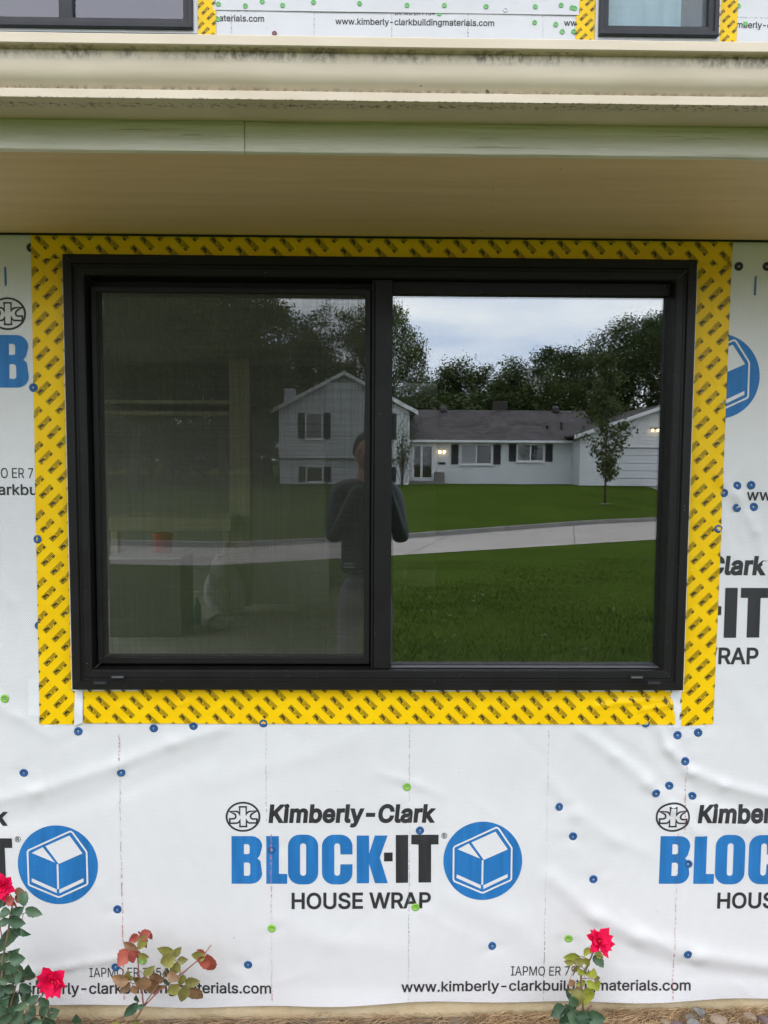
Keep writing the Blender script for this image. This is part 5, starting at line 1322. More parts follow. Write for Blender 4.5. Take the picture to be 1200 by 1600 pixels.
# ------------------------------------------------------------------ TREES
def limb(mb, p, d, ln, r_, depth, g, tips):
    pts = [p]; q = p.copy(); dd = d.copy(); n_ = 4
    for i in range(n_):
        dd = (dd + Vector((g.gauss(0, .12), g.gauss(0, .12), g.gauss(.03, .08)))).normalized(); q = q + dd * ln / n_; pts.append(q.copy())
    mb.tube(pts, [r_ * (1 - .45 * i / n_) for i in range(n_ + 1)], 6, False)
    if depth == 0: tips.append(q); return
    for k in range(g.choice((2, 3, 3))):
        a = g.uniform(0, 2 * math.pi); tilt = g.uniform(.4, .9)
        ax = dd.cross(Vector((math.cos(a), math.sin(a), .1))).normalized()
        nd = (dd * math.cos(tilt) + ax * math.sin(tilt)).normalized()
        limb(mb, pts[g.choice((2, 3, 4))], nd, ln * g.uniform(.55, .8), r_ * .5, depth - 1, g, tips)
def tree_meshes(seed, h, rad, trunk_h, tr, nclump, nleaf, leaf, lm, flat=1.0, spread=1.0):
    g = random.Random(seed); mb = MB(); tips = []
    base = Vector((0, 0, -.3)); top = Vector((g.gauss(0, .2), g.gauss(0, .2), trunk_h))
    mb.tube([base, Vector((0, 0, .3)), (base + top) / 2 + Vector((g.gauss(0, .15), g.gauss(0, .15), 0)), top], [tr * 1.5, tr * 1.05, tr * .9, tr * .75], 9)
    for k in range(6):
        a = 2 * math.pi * k / 6 + g.uniform(-.4, .4); t_ = g.uniform(.25, .8)
        limb(mb, top - Vector((0, 0, g.uniform(0, trunk_h * .3))), Vector((math.cos(a) * t_, math.sin(a) * t_, 1)).normalized(), (h - trunk_h) * g.uniform(.4, .6), tr * .5, 2, g, tips)
    tm = mb.mesh('trunk', 'bark', True)
    lb = MB(); cz = (trunk_h * .75 + h) / 2; hz = (h - trunk_h * .75) / 2
    for c in range(nclump):
        if c < len(tips) and g.random() < .75 and abs(tips[c].z - cz) < hz * 1.1: cc = tips[c]
        else:
            while True:
                u = Vector((g.uniform(-1, 1), g.uniform(-1, 1), g.uniform(-1, 1)))
                if .3 < u.length < 1: break
            u = u.normalized() * u.length ** .45
            tp = 1 - .35 * max(0, u.z)
            cc = Vector((u.x * rad * tp, u.y * rad * tp, cz + u.z * hz))
        cr_ = rad * g.uniform(.12, .28) * spread
        for _ in range(nleaf):
            o = Vector((g.gauss(0, 1), g.gauss(0, 1), g.gauss(0, .7) * flat)); 
            if o.length > 2.0: continue
            p = cc + o * cr_ * .6
            n_ = Vector((g.gauss(0, .7), g.gauss(0.25, .7), g.gauss(.9, .6))).normalized(); t1 = n_.orthogonal().normalized(); t1 = (Matrix.Rotation(g.uniform(0, 6.28), 3, n_) @ t1); t2 = n_.cross(t1)
            s_ = leaf * g.uniform(.6, 1.3)
            lb.add([p - t1 * s_, p + t2 * s_ * .55, p + t1 * s_, p - t2 * s_ * .55], [(0, 1, 2, 3)])
    return tm, lb.mesh('crown', lm)
TV = {'dark': tree_meshes(1, 13, 5.0, 3.5, .32, 150, 210, .12, 'leaf_dark'), 'dark2': tree_meshes(2, 15, 6.2, 4.5, .38, 180, 210, .125, 'leaf_dark', 1, 1.05),
      'mid': tree_meshes(3, 10, 4.2, 2.2, .22, 130, 200, .11, 'leaf_mid'), 'mid2': tree_meshes(4, 11, 4.6, 3.0, .25, 110, 200, .11, 'leaf_mid'),
      'airy': tree_meshes(5, 14, 4.4, 4.6, .24, 64, 170, .11, 'leaf_dark', 1, .85)}
TV['mid3'] = tree_meshes(2, 15, 6.2, 4.5, .38, 180, 210, .125, 'leaf_mid', 1, 1.05)
TV['bush'] = tree_meshes(6, 5, 3.4, .7, .12, 120, 180, .10, 'leaf_dark')
TH = {'bush': 5, 'mid3': 15, 'dark': 13, 'dark2': 15, 'mid': 10, 'mid2': 11, 'airy': 14}
def tree(kind, px, top_py, depth, label, sx=1.0, rot=0.0, base_z=None, group='trees beyond the houses'):
    p = refl(px, 716, depth); zt = refl(px, top_py, depth).z; b = gz(p.x, p.y) if base_z is None else base_z
    s_ = (zt - b) / (TH[kind] * 1.02)
    o = thing('leafy_tree', label, 'tree', (p.x, p.y, b), group); o.rotation_euler = (0, 0, rot); o.scale = (s_ * sx, s_ * sx, s_)
    for nm, me in zip(('trunk', 'crown'), TV[kind]):
        q = bpy.data.objects.new(nm, me); COL.objects.link(q); q.parent = o
    return o
tree('mid3', 590, 458, 56, 'tall dark tree mirrored at the left edge of the right pane', .62, .4)
tree('mid', 690, 585, 64, 'low green tree mirrored above the left end of the long dark roof', 1.25, 1.0)
tree('mid', 742, 566, 62, 'rounded green tree mirrored above the chimney', 1.1, 2.2)
tree('mid2', 660, 600, 60, 'small green tree mirrored behind the roof beside the tall dark tree', 1.0, 3.2)
tree('airy', 800, 562, 70, 'thin tree mirrored between the rounded green tree and the dark clump', .8, .3)
tree('dark', 862, 536, 60, 'broad dark green tree mirrored over the right end of the long roof', 1.05, 2.0)
tree('dark', 905, 545, 66, 'dark tree mirrored behind the young tree', .9, 4.0)
tree('mid2', 850, 590, 56, 'bushy green tree mirrored just above the roof vents', 1.2, 5.0)
tree('dark2', 985, 490, 56, 'large dark tree mirrored behind the garage gable', .95, 1.2)
tree('dark2', 1050, 476, 52, 'very dark tree mirrored at the right edge of the pane', .9, 2.9)
tree('dark2', 1150, 500, 54, 'dark tree standing beyond the garage outside the pane', 1, 5.1)
tree('airy', 520, 462, 58, 'open limbed tree with sky gaps mirrored above the gable', .95, .9)
tree('dark', 470, 520, 66, 'dark tree mirrored behind the gable chimney', 1, 3.3)
tree('dark2', 205, 330, 34, 'huge dark street tree with a thick trunk mirrored in the left pane', .75, .2, group='trees along the street')
tree('dark2', 350, 400, 40, 'dark spreading tree mirrored in the upper left pane beside the street tree', .8, 2.4, group='trees along the street')
tree('dark', 90, 430, 38, 'dark tree at the far left beyond the street tree', 1, 4.4, group='trees along the street')
tree('dark2', 265, 360, 46, 'dense dark tree filling the gap between the two street trees', 1.0, 3.7, group='trees along the street')
tree('dark2', 150, 400, 50, 'dense dark tree behind the thick street trunk', 1.0, 5.3, group='trees along the street')
tree('dark', 420, 470, 62, 'dense dark tree left of the gable roof behind the street trees', 1.0, 2.6, group='trees along the street')
tree('dark', 290, 520, 52, 'dark tree behind the two street trees', 1.2, 1.1, group='trees along the street')
tree('mid2', 400, 590, 58, 'green tree left of the gable behind the street trees', 1.2, .1, group='trees along the street')
tree('dark', 150, 560, 60, 'dark tree closing the view at the far left', 1.5, 2.0, group='trees along the street')
for i, (px, tp, lb) in enumerate(((60, 660, 'leftmost dark bush under the street trees'), (150, 650, 'second dark bush from the left under the street trees'), (235, 665, 'third dark bush from the left under the street trees'), (320, 655, 'fourth dark bush from the left under the street trees'), (400, 660, 'dark bush beside the gable wing'), (-60, 650, 'dark bush outside the left pane'), (660, 612, 'bush showing over the left end of the long roof'), (790, 605, 'bush showing over the roof right of the chimney'))):
    tree('bush', px, tp, 56 + (i % 3) * 2, lb, 1.5, i * 1.3, group='bushes beyond the lawn')
for i, (px, tp, dp, lb) in enumerate(((-150, 480, 60, 'dark tree far to the left along the street'), (-420, 520, 64, 'dark tree farthest to the left along the street'), (1330, 520, 66, 'dark tree far to the right beyond the garage'), (1560, 540, 70, 'dark tree farthest to the right'))):
    tree('dark', px, tp, dp, lb, 1.4, i, group='trees along the street')
# young staked tree on the opposite lawn
g = random.Random(21); p = refl(945, 781, 35.5); b = gz(p.x, p.y); H_ = refl(945, 545, 35.5).z - b
yt = thing('young_tree', 'slender young tree mirrored on the lawn before the garage', 'tree', (p.x, p.y, b))
mb = MB(); lb = MB()
mb.tube([(0, 0, -.2), (.03, 0, H_ * .3), (-.04, .02, H_ * .6), (.02, 0, H_ * .95)], [.05, .042, .03, .008], 7)
for k in range(46):
    t_ = .16 + .8 * k / 46; z = H_ * t_; a = g.uniform(0, 6.28); ln = (.30 + 1.0 * math.sin(min(1, (t_ - .08) * 1.15) * math.pi) ** .8) * g.uniform(.6, 1.15)
    e_ = Vector((math.cos(a) * ln, math.sin(a) * ln, z + ln * g.uniform(.35, .8))); s0 = Vector((0, 0, z)); md = (s0 + e_) / 2 - Vector((0, 0, .05 * ln))
    mb.tube([s0, md, e_], [.014, .010, .004], 4, False)
    for _ in range(80):
        t2 = g.random() ** .7; q = s0.lerp(e_, t2) + Vector((g.gauss(0, .13), g.gauss(0, .13), g.gauss(0, .12)))
        n_ = Vector((g.gauss(0, 1), g.gauss(0, 1), g.gauss(.5, 1))).normalized(); t1 = (Matrix.Rotation(g.uniform(0, 6.28), 3, n_) @ n_.orthogonal().normalized()); t3 = n_.cross(t1); s_ = g.uniform(.05, .105)
        lb.add([q - t1 * s_, q + t3 * s_ * .6, q + t1 * s_, q - t3 * s_ * .6], [(0, 1, 2, 3)])
for nm, me in (('trunk', mb.mesh('trunk', 'bark', True)), ('crown', lb.mesh('crown', 'leaf_light'))):
    q = bpy.data.objects.new(nm, me); COL.objects.link(q); q.parent = yt
# mulch ring at its foot is bare soil
MB().lathe([(.28, .0), (.25, .02), (.1, .03)], 20, (p.x, p.y, b + .005)).build('bare_soil', 'soil', None, True, kind='structure')
# shrub twigs in front of the wing corner
g = random.Random(4); p = refl(628, 750, 40); b = gz(p.x, p.y)
sb = thing('thin_shrub', 'thin leafy shrub mirrored before the corner of the gable wing', 'shrub', (p.x, p.y, b)); mb = MB(); lb = MB()
for k in range(16):
    e_ = Vector((g.gauss(0, .45), g.gauss(0, .3), g.uniform(1.2, 4.6))); md = Vector((e_.x * .4, e_.y * .4, e_.z * .55)); mb.tube([(0, 0, 0), md, e_], [.02, .013, .004], 4, False)
    for _ in range(36):
        q = md.lerp(e_, g.random()) + Vector((g.gauss(0, .14), g.gauss(0, .14), g.gauss(0, .2))); n_ = Vector((g.gauss(0, 1), g.gauss(0, 1), g.gauss(0, 1))).normalized(); t1 = n_.orthogonal().normalized(); t3 = n_.cross(t1); s_ = g.uniform(.04, .08)
        lb.add([q - t1 * s_, q + t3 * s_ * .6, q + t1 * s_, q - t3 * s_ * .6], [(0, 1, 2, 3)])
for nm, me in (('stems', mb.mesh('stems', 'bark', True)), ('foliage', lb.mesh('foliage', 'leaf_mid'))):
    q = bpy.data.objects.new(nm, me); COL.objects.link(q); q.parent = sb

# ------------------------------------------------------------------ ROSES
def leaf_mesh(seed, m, w_=0.30, tip=1.0):
    g = random.Random(seed); n_ = 9; vs_ = []; fs = []
    curl = g.uniform(-.28, .22); fold = g.uniform(.25, .55); tw = g.uniform(-.15, .15)
    for i in range(n_ + 1):
        t_ = i / n_; ww = w_ * math.sin(math.pi * min(1, t_ ** .82)) ** .8 * (1 - .25 * t_ ** 3) if 0 < i < n_ else 0.004
        if 0 < i < n_: ww *= 1 + (.07 if i % 2 else -.05)
        z = curl * (t_ - .4) ** 2 * 2; yc = tw * t_ * t_
        vs_ += [(t_, yc + ww, z + fold * ww), (t_, yc + ww * .5, z + fold * ww * .35), (t_, yc, z), (t_, yc - ww * .5, z + fold * ww * .35), (t_, yc - ww, z + fold * ww)]
    for i in range(n_):
        for j in range(4): fs.append((i * 5 + j, i * 5 + j + 1, i * 5 + j + 6, i * 5 + j + 5))
    mb = MB().add(vs_, fs); return mb.mesh('leaf', m, True)
LV = {k: [leaf_mesh(10 * i + j, k, (.32, .37, .41)[j]) for j in range(3)] for i, k in enumerate(('rl_green', 'rl_dark', 'rl_yg', 'rl_olive', 'rl_bronze', 'rl_red'))}
def petal_mesh(seed, pointed=True):
    g = random.Random(seed); n_ = 8; vs_ = []; fs = []
    for i in range(n_ + 1):
        t_ = i / n_; ww = (.10 + .38 * math.sin(math.pi * .5 * min(1, t_ * 1.5))) * (1 if t_ < .5 else max(0.02, 1 - ((t_ - .5) / .5) ** 1.1)) 
        z = .30 * t_ ** 1.6 - .42 * max(0, t_ - .65) ** 1.2 + .03 * math.sin(seed + 6 * t_)
        for j in range(5):
            u = (j - 2) / 2; vs_.append((t_, u * ww, z + (.22 * u * u * ww) * (1 if t_ < .75 else -1.2) + .02 * math.sin(seed * 2 + 5 * u)))
    for i in range(n_):
        for j in range(4): fs.append((i * 5 + j, i * 5 + j + 1, i * 5 + j + 6, i * 5 + j + 5))
    return MB().add(vs_, fs).mesh('petal', 'petal', True)
PV = [petal_mesh(i) for i in range(4)]
def put(name, me, parent, mw, label=None):
    o = bpy.data.objects.new(name, me); COL.objects.link(o); o.parent = parent
    ml = Vector((0, 0, 0)); q = parent
    while q is not None: ml = ml + Vector(q.matrix_basis.translation); q = q.parent
    o.matrix_basis = Matrix.Translation(-ml) @ mw
    if label: o['label'] = label
    return o
class Plant:
    def __init__(s, name, label, ox, oy, sc, y0, seed, group='rose bushes'):
        s.ox, s.oy, s.sc, s.y0, s.g = ox, oy, sc, y0, random.Random(seed); s.stems = []
        s.label, s.name, s.group = label, name, group
    def p(s, x, y, dy=0.0): return at(s.ox + x / s.sc, s.oy + y / s.sc, s.y0 + dy)
    def start(s, base):
        b = s.p(*base); s.o = thing(s.name, s.label, 'rose bush', (b.x, b.y, bz(b.x, b.y)), s.group); s.base = b
    def stem(s, pts, r0=.0035, r1=.0018, m='stem', ydrift=0.0):
        P_ = [s.p(x, y, ydrift * i / max(1, len(pts) - 1)) for i, (x, y) in enumerate(pts)]
        Q = []
        for a, b in zip(P_, P_[1:]):
            for k in range(4):
                q = a.lerp(b, k / 4); Q.append(q + Vector((s.g.gauss(0, .0006), 0, s.g.gauss(0, .0006))))
        Q.append(P_[-1]); n_ = len(Q)
        MB().tube(Q, [r0 + (r1 - r0) * i / (n_ - 1) for i in range(n_)], 6).build('stem', m, s.o, True); s.stems += Q
    def leaf(s, cx, cy, ln, ang, m, dy=None):
        g = s.g; a = R(ang); dy = g.uniform(-.035, .03) if dy is None else dy
        L_ = 1.16 * (s.p(cx + ln / 2, cy, dy).x - s.p(cx - ln / 2, cy, dy).x)
        tilt = g.uniform(-.35, .45)
        d = Vector((math.cos(a), -tilt, -math.sin(a))).normalized()
        nrm = Vector((g.gauss(0, .28), -1, g.gauss(.25, .3))); nrm = (nrm - d * nrm.dot(d)).normalized(); sd_ = nrm.cross(d)
        c = s.p(cx, cy, dy); b = c - d * L_ * .5
        mw = Matrix.Translation(b) @ Matrix((d, sd_, nrm)).transposed().to_4x4() @ Matrix.Scale(L_, 4)
        put('leaf', g.choice(LV[m]), s.o, mw)
        if s.stems:
            q = min(s.stems, key=lambda t_: (t_ - b).length)
            if .004 < (q - b).length < .07:
                md = (q + b) / 2 + Vector((0, 0, .003)); MB().tube([q, md, b + d * L_ * .05], [.0011, .0009, .0007], 4, False).build('petiole', 'stem_red' if m in ('rl_bronze', 'rl_red') else 'stem', s.o, True)
    def flower(s, cx, cy, r_, face, seed, dy=-.02):
        """face: direction the bloom looks to"""
        g = random.Random(seed); c = s.p(cx, cy, dy); rr = s.p(cx + r_, cy, dy).x - c.x
        f = Vector(face).normalized(); u = f.orthogonal().normalized(); v = f.cross(u)
        mb = MB().lathe([(.02 * rr, -.25 * rr), (.12 * rr, -.12 * rr), (.13 * rr, .02 * rr), (.05 * rr, .08 * rr)], 10)
        M0 = Matrix.Translation(c) @ Matrix((u, v, f)).transposed().to_4x4()
        fl = put('flower', mb.mesh('flower', 'stamen', True), s.o, Matrix.Translation(c))
        fl.data.transform(Matrix((u, v, f)).transposed().to_4x4())
        for ringi, (n_, sc_, el) in enumerate(((6, 1.06, 4), (6, .90, 22), (5, .62, 42), (4, .38, 60))):
            for k in range(n_):
                a = 2 * math.pi * (k + .5 * ringi) / n_ + g.uniform(-.2, .2); e_ = R(el + g.uniform(-12, 10))
                d = (u * math.cos(a) + v * math.sin(a)) * math.cos(e_) + f * math.sin(e_); nn = f * math.cos(e_) - (u * math.cos(a) + v * math.sin(a)) * math.sin(e_)
                sd_ = nn.cross(d); L_ = rr * sc_ * g.uniform(.72, 1.15)
                put('petal', g.choice(PV), fl, Matrix.Translation(c) @ Matrix((d, sd_, nn)).transposed().to_4x4() @ Matrix.Diagonal((L_, rr * sc_ * g.uniform(.68, .9), L_, 1)))
# left bush
pl = Plant('rose_bush', 'tall green rose bush with two red blooms at the lower left edge', 0, 1360, 6.667, -0.16, 3)
pl.start((60, 1780))
pl.stem([(60, 1780), (40, 1500), (20, 1200), (30, 900), (95, 600), (125, 380), (70, 190)], .004, .002)
pl.stem([(80, 1780), (200, 1560), (350, 1400), (470, 1270), (540, 1170)], .0035, .002)
pl.stem([(60, 1700), (110, 1400), (180, 1150), (100, 920)], .003, .0016); pl.stem([(100, 560), (190, 470), (290, 430)], .0016, .001)
pl.stem([(200, 1560), (420, 1500), (560, 1480)], .0018, .001); pl.stem([(20, 700), (5, 600), (0, 500)], .002, .001, 'stem_red')
for q in ((360, 420, 165, 20, 'rl_green'), (245, 300, 140, 100, 'rl_green'), (190, 430, 120, -30, 'rl_dark'), (185, 505, 165, 10, 'rl_green'), (45, 440, 125, 170, 'rl_green'), (40, 545, 115, 160, 'rl_green'), (95, 675, 195, 95, 'rl_green'), (185, 635, 105, 60, 'rl_dark'), (265, 650, 105, 40, 'rl_green'),
          (140, 850, 150, -20, 'rl_green'), (185, 905, 145, -10, 'rl_green'), (40, 890, 150, 200, 'rl_green'), (190, 1010, 175, 50, 'rl_green'), (60, 1020, 165, 130, 'rl_green'), (200, 1130, 115, 110, 'rl_green'), (105, 1130, 105, 160, 'rl_dark'), (40, 1150, 95, 190, 'rl_green'), (270, 1230, 135, 30, 'rl_dark'), (90, 1240, 105, 200, 'rl_dark'),
          (280, 1330, 125, 70, 'rl_green'), (130, 1360, 155, 110, 'rl_green'), (350, 1350, 105, -20, 'rl_dark'), (465, 1370, 115, 60, 'rl_dark'), (215, 1410, 125, 150, 'rl_green'), (30, 1380, 155, 120, 'rl_green'), (190, 1520, 195, 130, 'rl_green'), (345, 1460, 115, 60, 'rl_dark'), (450, 1460, 115, 140, 'rl_green'), (295, 1540, 115, 160, 'rl_dark'),
          (560, 1470, 125, -30, 'rl_green'), (500, 1540, 155, 0, 'rl_green'), (50, 1530, 135, 160, 'rl_dark'), (375, 1590, 105, 180, 'rl_green'), (420, 1170, 125, 100, 'rl_dark'), (95, 320, 125, 150, 'rl_red'), (200, 290, 95, -20, 'rl_red'), (205, 215, 90, 5, 'rl_bronze'), (150, 340, 100, 70, 'rl_red'), (20, 340, 90, 120, 'rl_dark'), (30, 290, 110, 100, 'rl_dark'),
          (10, 800, 120, 120, 'rl_green'), (5, 1250, 120, 150, 'rl_dark'), (120, 1470, 130, 80, 'rl_dark'), (250, 1620, 150, 30, 'rl_green'), (120, 1620, 150, 110, 'rl_dark'), (430, 1620, 150, 10, 'rl_dark'), (560, 1600, 130, 40, 'rl_dark'), (20, 1640, 140, 170, 'rl_green'), (20, 1450, 130, 60, 'rl_dark'), (60, 1290, 110, 20, 'rl_dark'), (150, 1290, 110, 40, 'rl_dark')):
    pl.leaf(*q)
for _ in range(34):
    pl.leaf(pl.g.uniform(-60, 480) * pl.g.uniform(.4, 1), pl.g.uniform(1000, 1680), pl.g.uniform(90, 165), pl.g.uniform(0, 360), pl.g.choice(('rl_green', 'rl_dark', 'rl_dark')), pl.g.uniform(.01, .06))
pl.flower(40, 165, 135, (.25, -1, .25), 3); pl.flower(545, 1150, 185, (.05, -1, .12), 8)
# small leaf shoot right of it
pl = Plant('rose_shoot', 'single green rose leaf shoot at the bottom edge between the two left bushes', 0, 1360, 6.667, -0.12, 4)
pl.start((800, 1720)); pl.stem([(800, 1720), (800, 1640), (795, 1570)], .0018, .001); pl.leaf(800, 1545, 130, -85, 'rl_dark', -.005); pl.leaf(770, 1650, 110, 200, 'rl_dark', .0); pl.leaf(835, 1640, 110, -20, 'rl_dark', .0)
# bronze bush
pl = Plant('rose_bush', 'small rose bush with bronze and red young leaves and no bloom', 160, 1440, 6.316, -0.10, 6)
pl.start((300, 1180))
pl.stem([(300, 1180), (325, 975), (410, 830)], .0038, .003); pl.stem([(405, 830), (392, 720), (355, 480), (348, 250), (370, 130)], .0024, .0013, 'stem_red')
pl.stem([(420, 825), (560, 680), (780, 520), (920, 400), (1000, 330), (1075, 230)], .0024, .0014, 'stem_red'); pl.stem([(415, 820), (480, 720), (600, 560), (620, 470)], .0022, .0012, 'stem'); pl.stem([(770, 525), (765, 460), (700, 340), (690, 300)], .0014, .0009, 'stem_red')
pl.stem([(400, 700), (330, 620), (240, 590)], .0013, .0009, 'stem_red'); pl.stem([(640, 620), (760, 620), (860, 650)], .0013, .0009, 'stem_red'); pl.stem([(410, 835), (350, 830), (345, 770)], .0014, .0009, 'stem')
for q in ((270, 250, 135, 200, 'rl_bronze'), (210, 350, 155, 125, 'rl_red'), (290, 350, 125, 80, 'rl_red'), (345, 325, 85, 60, 'rl_red'), (410, 330, 105, 20, 'rl_olive'), (400, 205, 135, 100, 'rl_olive'), (430, 200, 110, 70, 'rl_bronze'), (310, 160, 95, 160, 'rl_red'), (430, 130, 110, -20, 'rl_red'), (470, 140, 75, 60, 'rl_red'), (378, 110, 60, -85, 'rl_red'),
          (620, 290, 145, 185, 'rl_olive'), (735, 295, 105, -60, 'rl_olive'), (640, 390, 145, 150, 'rl_olive'), (790, 380, 92, 0, 'rl_olive'), (715, 470, 125, 120, 'rl_olive'), (700, 545, 115, 10, 'rl_bronze'), (460, 480, 115, -50, 'rl_olive'), (540, 545, 165, 10, 'rl_bronze'), (410, 610, 155, 100, 'rl_bronze'), (505, 640, 175, 70, 'rl_bronze'), (345, 570, 95, 200, 'rl_olive'),
          (170, 580, 155, 190, 'rl_bronze'), (255, 545, 115, -100, 'rl_olive'), (225, 660, 115, 130, 'rl_bronze'), (320, 670, 85, 60, 'rl_bronze'), (790, 575, 115, 100, 'rl_olive'), (700, 675, 125, 150, 'rl_olive'), (890, 590, 135, -20, 'rl_olive'), (810, 710, 155, 95, 'rl_olive'), (930, 700, 165, 45, 'rl_bronze'), (935, 335, 105, 170, 'rl_olive'), (970, 295, 80, 200, 'rl_red'),
          (970, 350, 90, 150, 'rl_olive'), (1005, 390, 145, 100, 'rl_red'), (1070, 410, 185, 70, 'rl_red'), (275, 870, 145, 140, 'rl_dark'), (345, 760, 75, -90, 'rl_dark'), (635, 500, 95, -80, 'rl_dark'), (640, 600, 90, 80, 'rl_dark'), (580, 640, 80, 0, 'rl_olive'), (330, 1000, 85, 0, 'rl_olive'), (150, 1015, 90, 10, 'rl_olive'), (380, 840, 60, 10, 'rl_dark')):
    pl.leaf(*q)
# right bush
pl = Plant('rose_bush', 'slim lime leaved rose bush with one open red bloom at right', 850, 1440, 8.0, -0.10, 9)
pl.start((500, 1420))
pl.stem([(500, 1420), (500, 1250), (480, 960), (460, 690), (515, 600), (570, 480), (640, 340), (680, 270)], .0036, .0018); pl.stem([(570, 480), (500, 440), (440, 435)], .0012, .0008); pl.stem([(515, 600), (430, 545), (370, 500)], .0012, .0008)
pl.stem([(470, 710), (560, 710), (650, 725)], .0012, .0008, 'stem_red'); pl.stem([(480, 820), (400, 830), (380, 860)], .0016, .001, 'stem_red'); pl.stem([(500, 1200), (560, 1080), (600, 1045)], .003, .0025); pl.stem([(500, 1250), (330, 1130), (220, 1080)], .002, .0012)
for q in ((350, 435, 185, 180, 'rl_yg'), (310, 515, 115, 185, 'rl_olive'), (440, 500, 115, 180, 'rl_olive'), (525, 380, 105, 120, 'rl_yg'), (575, 360, 70, 50, 'rl_yg'), (530, 500, 115, 70, 'rl_yg'), (690, 410, 95, 20, 'rl_yg'), (690, 490, 155, 55, 'rl_green'), (650, 480, 105, 80, 'rl_green'), (470, 630, 105, 40, 'rl_yg'), (570, 650, 105, 170, 'rl_yg'), (625, 640, 115, -80, 'rl_yg'), (670, 710, 75, 0, 'rl_olive'),
          (450, 760, 125, 170, 'rl_yg'), (575, 790, 135, 45, 'rl_yg'), (655, 790, 135, 60, 'rl_yg'), (535, 920, 205, 90, 'rl_yg'), (425, 960, 185, 85, 'rl_olive'), (360, 880, 105, 150, 'rl_olive'), (450, 880, 115, 40, 'rl_olive'), (400, 600, 105, 100, 'rl_olive'), (350, 770, 115, 60, 'rl_bronze'), (330, 930, 165, 60, 'rl_dark'), (370, 1000, 135, 60, 'rl_dark'), (160, 1110, 185, 160, 'rl_dark'),
          (250, 1180, 205, 110, 'rl_dark'), (380, 1180, 185, 20, 'rl_green'), (490, 1200, 165, 10, 'rl_dark'), (650, 1200, 205, 0, 'rl_dark'), (360, 1070, 125, -40, 'rl_dark'), (300, 1110, 150, 140, 'rl_green'), (420, 1270, 170, 60, 'rl_dark'), (560, 1260, 160, 30, 'rl_dark'), (240, 1280, 160, 130, 'rl_dark'), (680, 1270, 140, 60, 'rl_dark')):
    pl.leaf(*q)
pl.flower(690, 250, 190, (.30, -.62, .72), 5)

# ------------------------------------------------------------------ THE PHOTOGRAPHER (mirrored in the panes)
def skin_mesh(name, verts, edges, radii, m, root=0, sub=2):
    me = bpy.data.meshes.new(name); me.from_pydata(verts, edges, []); o = bpy.data.objects.new(name, me); COL.objects.link(o)
    md = o.modifiers.new('skin', 'SKIN'); md.use_smooth_shade = True; md.branch_smoothing = .3
    for i, sv in enumerate(me.skin_vertices[0].data):
        r_ = radii[i]; sv.radius = r_ if isinstance(r_, tuple) else (r_, r_); sv.use_root = (i == root)
    ss = o.modifiers.new('sub', 'SUBSURF'); ss.levels = sub; ss.render_levels = sub
    dg = bpy.context.evaluated_depsgraph_get(); out_ = bpy.data.meshes.new_from_object(o.evaluated_get(dg)); out_.name = name
    bpy.data.objects.remove(o); out_.materials.clear(); out_.materials.append(MAT[m]); return out_
PX, PY, PZ = -0.07, -2.66, -0.01
pe = thing('person', 'person in dark jacket and grey trousers holding up a phone, mirrored behind the window divider', 'person', (PX, PY, PZ))
sR, sL = Vector((.175, -.01, 1.46)), Vector((-.175, -.01, 1.46)); eR, eL = Vector((.235, .07, 1.13)), Vector((-.205, .08, 1.13)); wR, wL = Vector((.115, .30, 1.52)), Vector((-.02, .30, 1.52))
# jacket: torso and sleeves
v = [(0, 0, .90), (0, 0, 1.08), (0, -.01, 1.28), (0, -.01, 1.44), (0, .0, 1.53), sR, eR, eR.lerp(wR, .55), eR.lerp(wR, .93), sL, eL, eL.lerp(wL, .55), eL.lerp(wL, .93), (.09, -.005, 1.47), (-.09, -.005, 1.47)]
e_ = [(0, 1), (1, 2), (2, 3), (3, 4), (3, 13), (13, 5), (5, 6), (6, 7), (7, 8), (3, 14), (14, 9), (9, 10), (10, 11), (11, 12)]
rd = [(.175, .125), (.172, .125), (.185, .13), (.15, .11), (.075, .075), (.070, .078), (.054, .056), (.047, .047), (.039, .039), (.070, .078), (.054, .056), (.047, .047), (.039, .039), (.09, .09), (.09, .09)]
jk = put('jacket', skin_mesh('jacket', v, e_, rd, 'jacket', 1), pe, Matrix.Translation((PX, PY, PZ)))
MB().box(PX - .135, PX - .075, PY + .122, PY + .126, 1.355, 1.385).build('badge', 'reflective', jk)
for k in range(2): MB().box(PX - .135, PX - .065, PY + .129, PY + .132, .955 + k * .022, .962 + k * .022).build('reflective_tab', 'reflective', jk)
# trousers
v = [(0, 0, .98), (0, 0, .92), (.095, .0, .86), (.11, .02, .50), (.12, .0, .12), (-.095, 0, .86), (-.11, .02, .50), (-.12, 0, .12)]
put('trousers', skin_mesh('trousers', v, [(0, 1), (1, 2), (2, 3), (3, 4), (1, 5), (5, 6), (6, 7)], [(.15, .11), (.16, .115), (.095, .10), (.072, .075), (.062, .065), (.095, .10), (.072, .075), (.062, .065)], 'trouser', 1), pe, Matrix.Translation((PX, PY, PZ)))
for sx in (-1, 1):
    put('shoe', skin_mesh('shoe', [(sx * .12, -.05, .055), (sx * .125, .06, .055), (sx * .13, .17, .042)], [(0, 1), (1, 2)], [(.05, .055), (.05, .05), (.045, .035)], 'shoe', 0), pe, Matrix.Translation((PX, PY, PZ)))
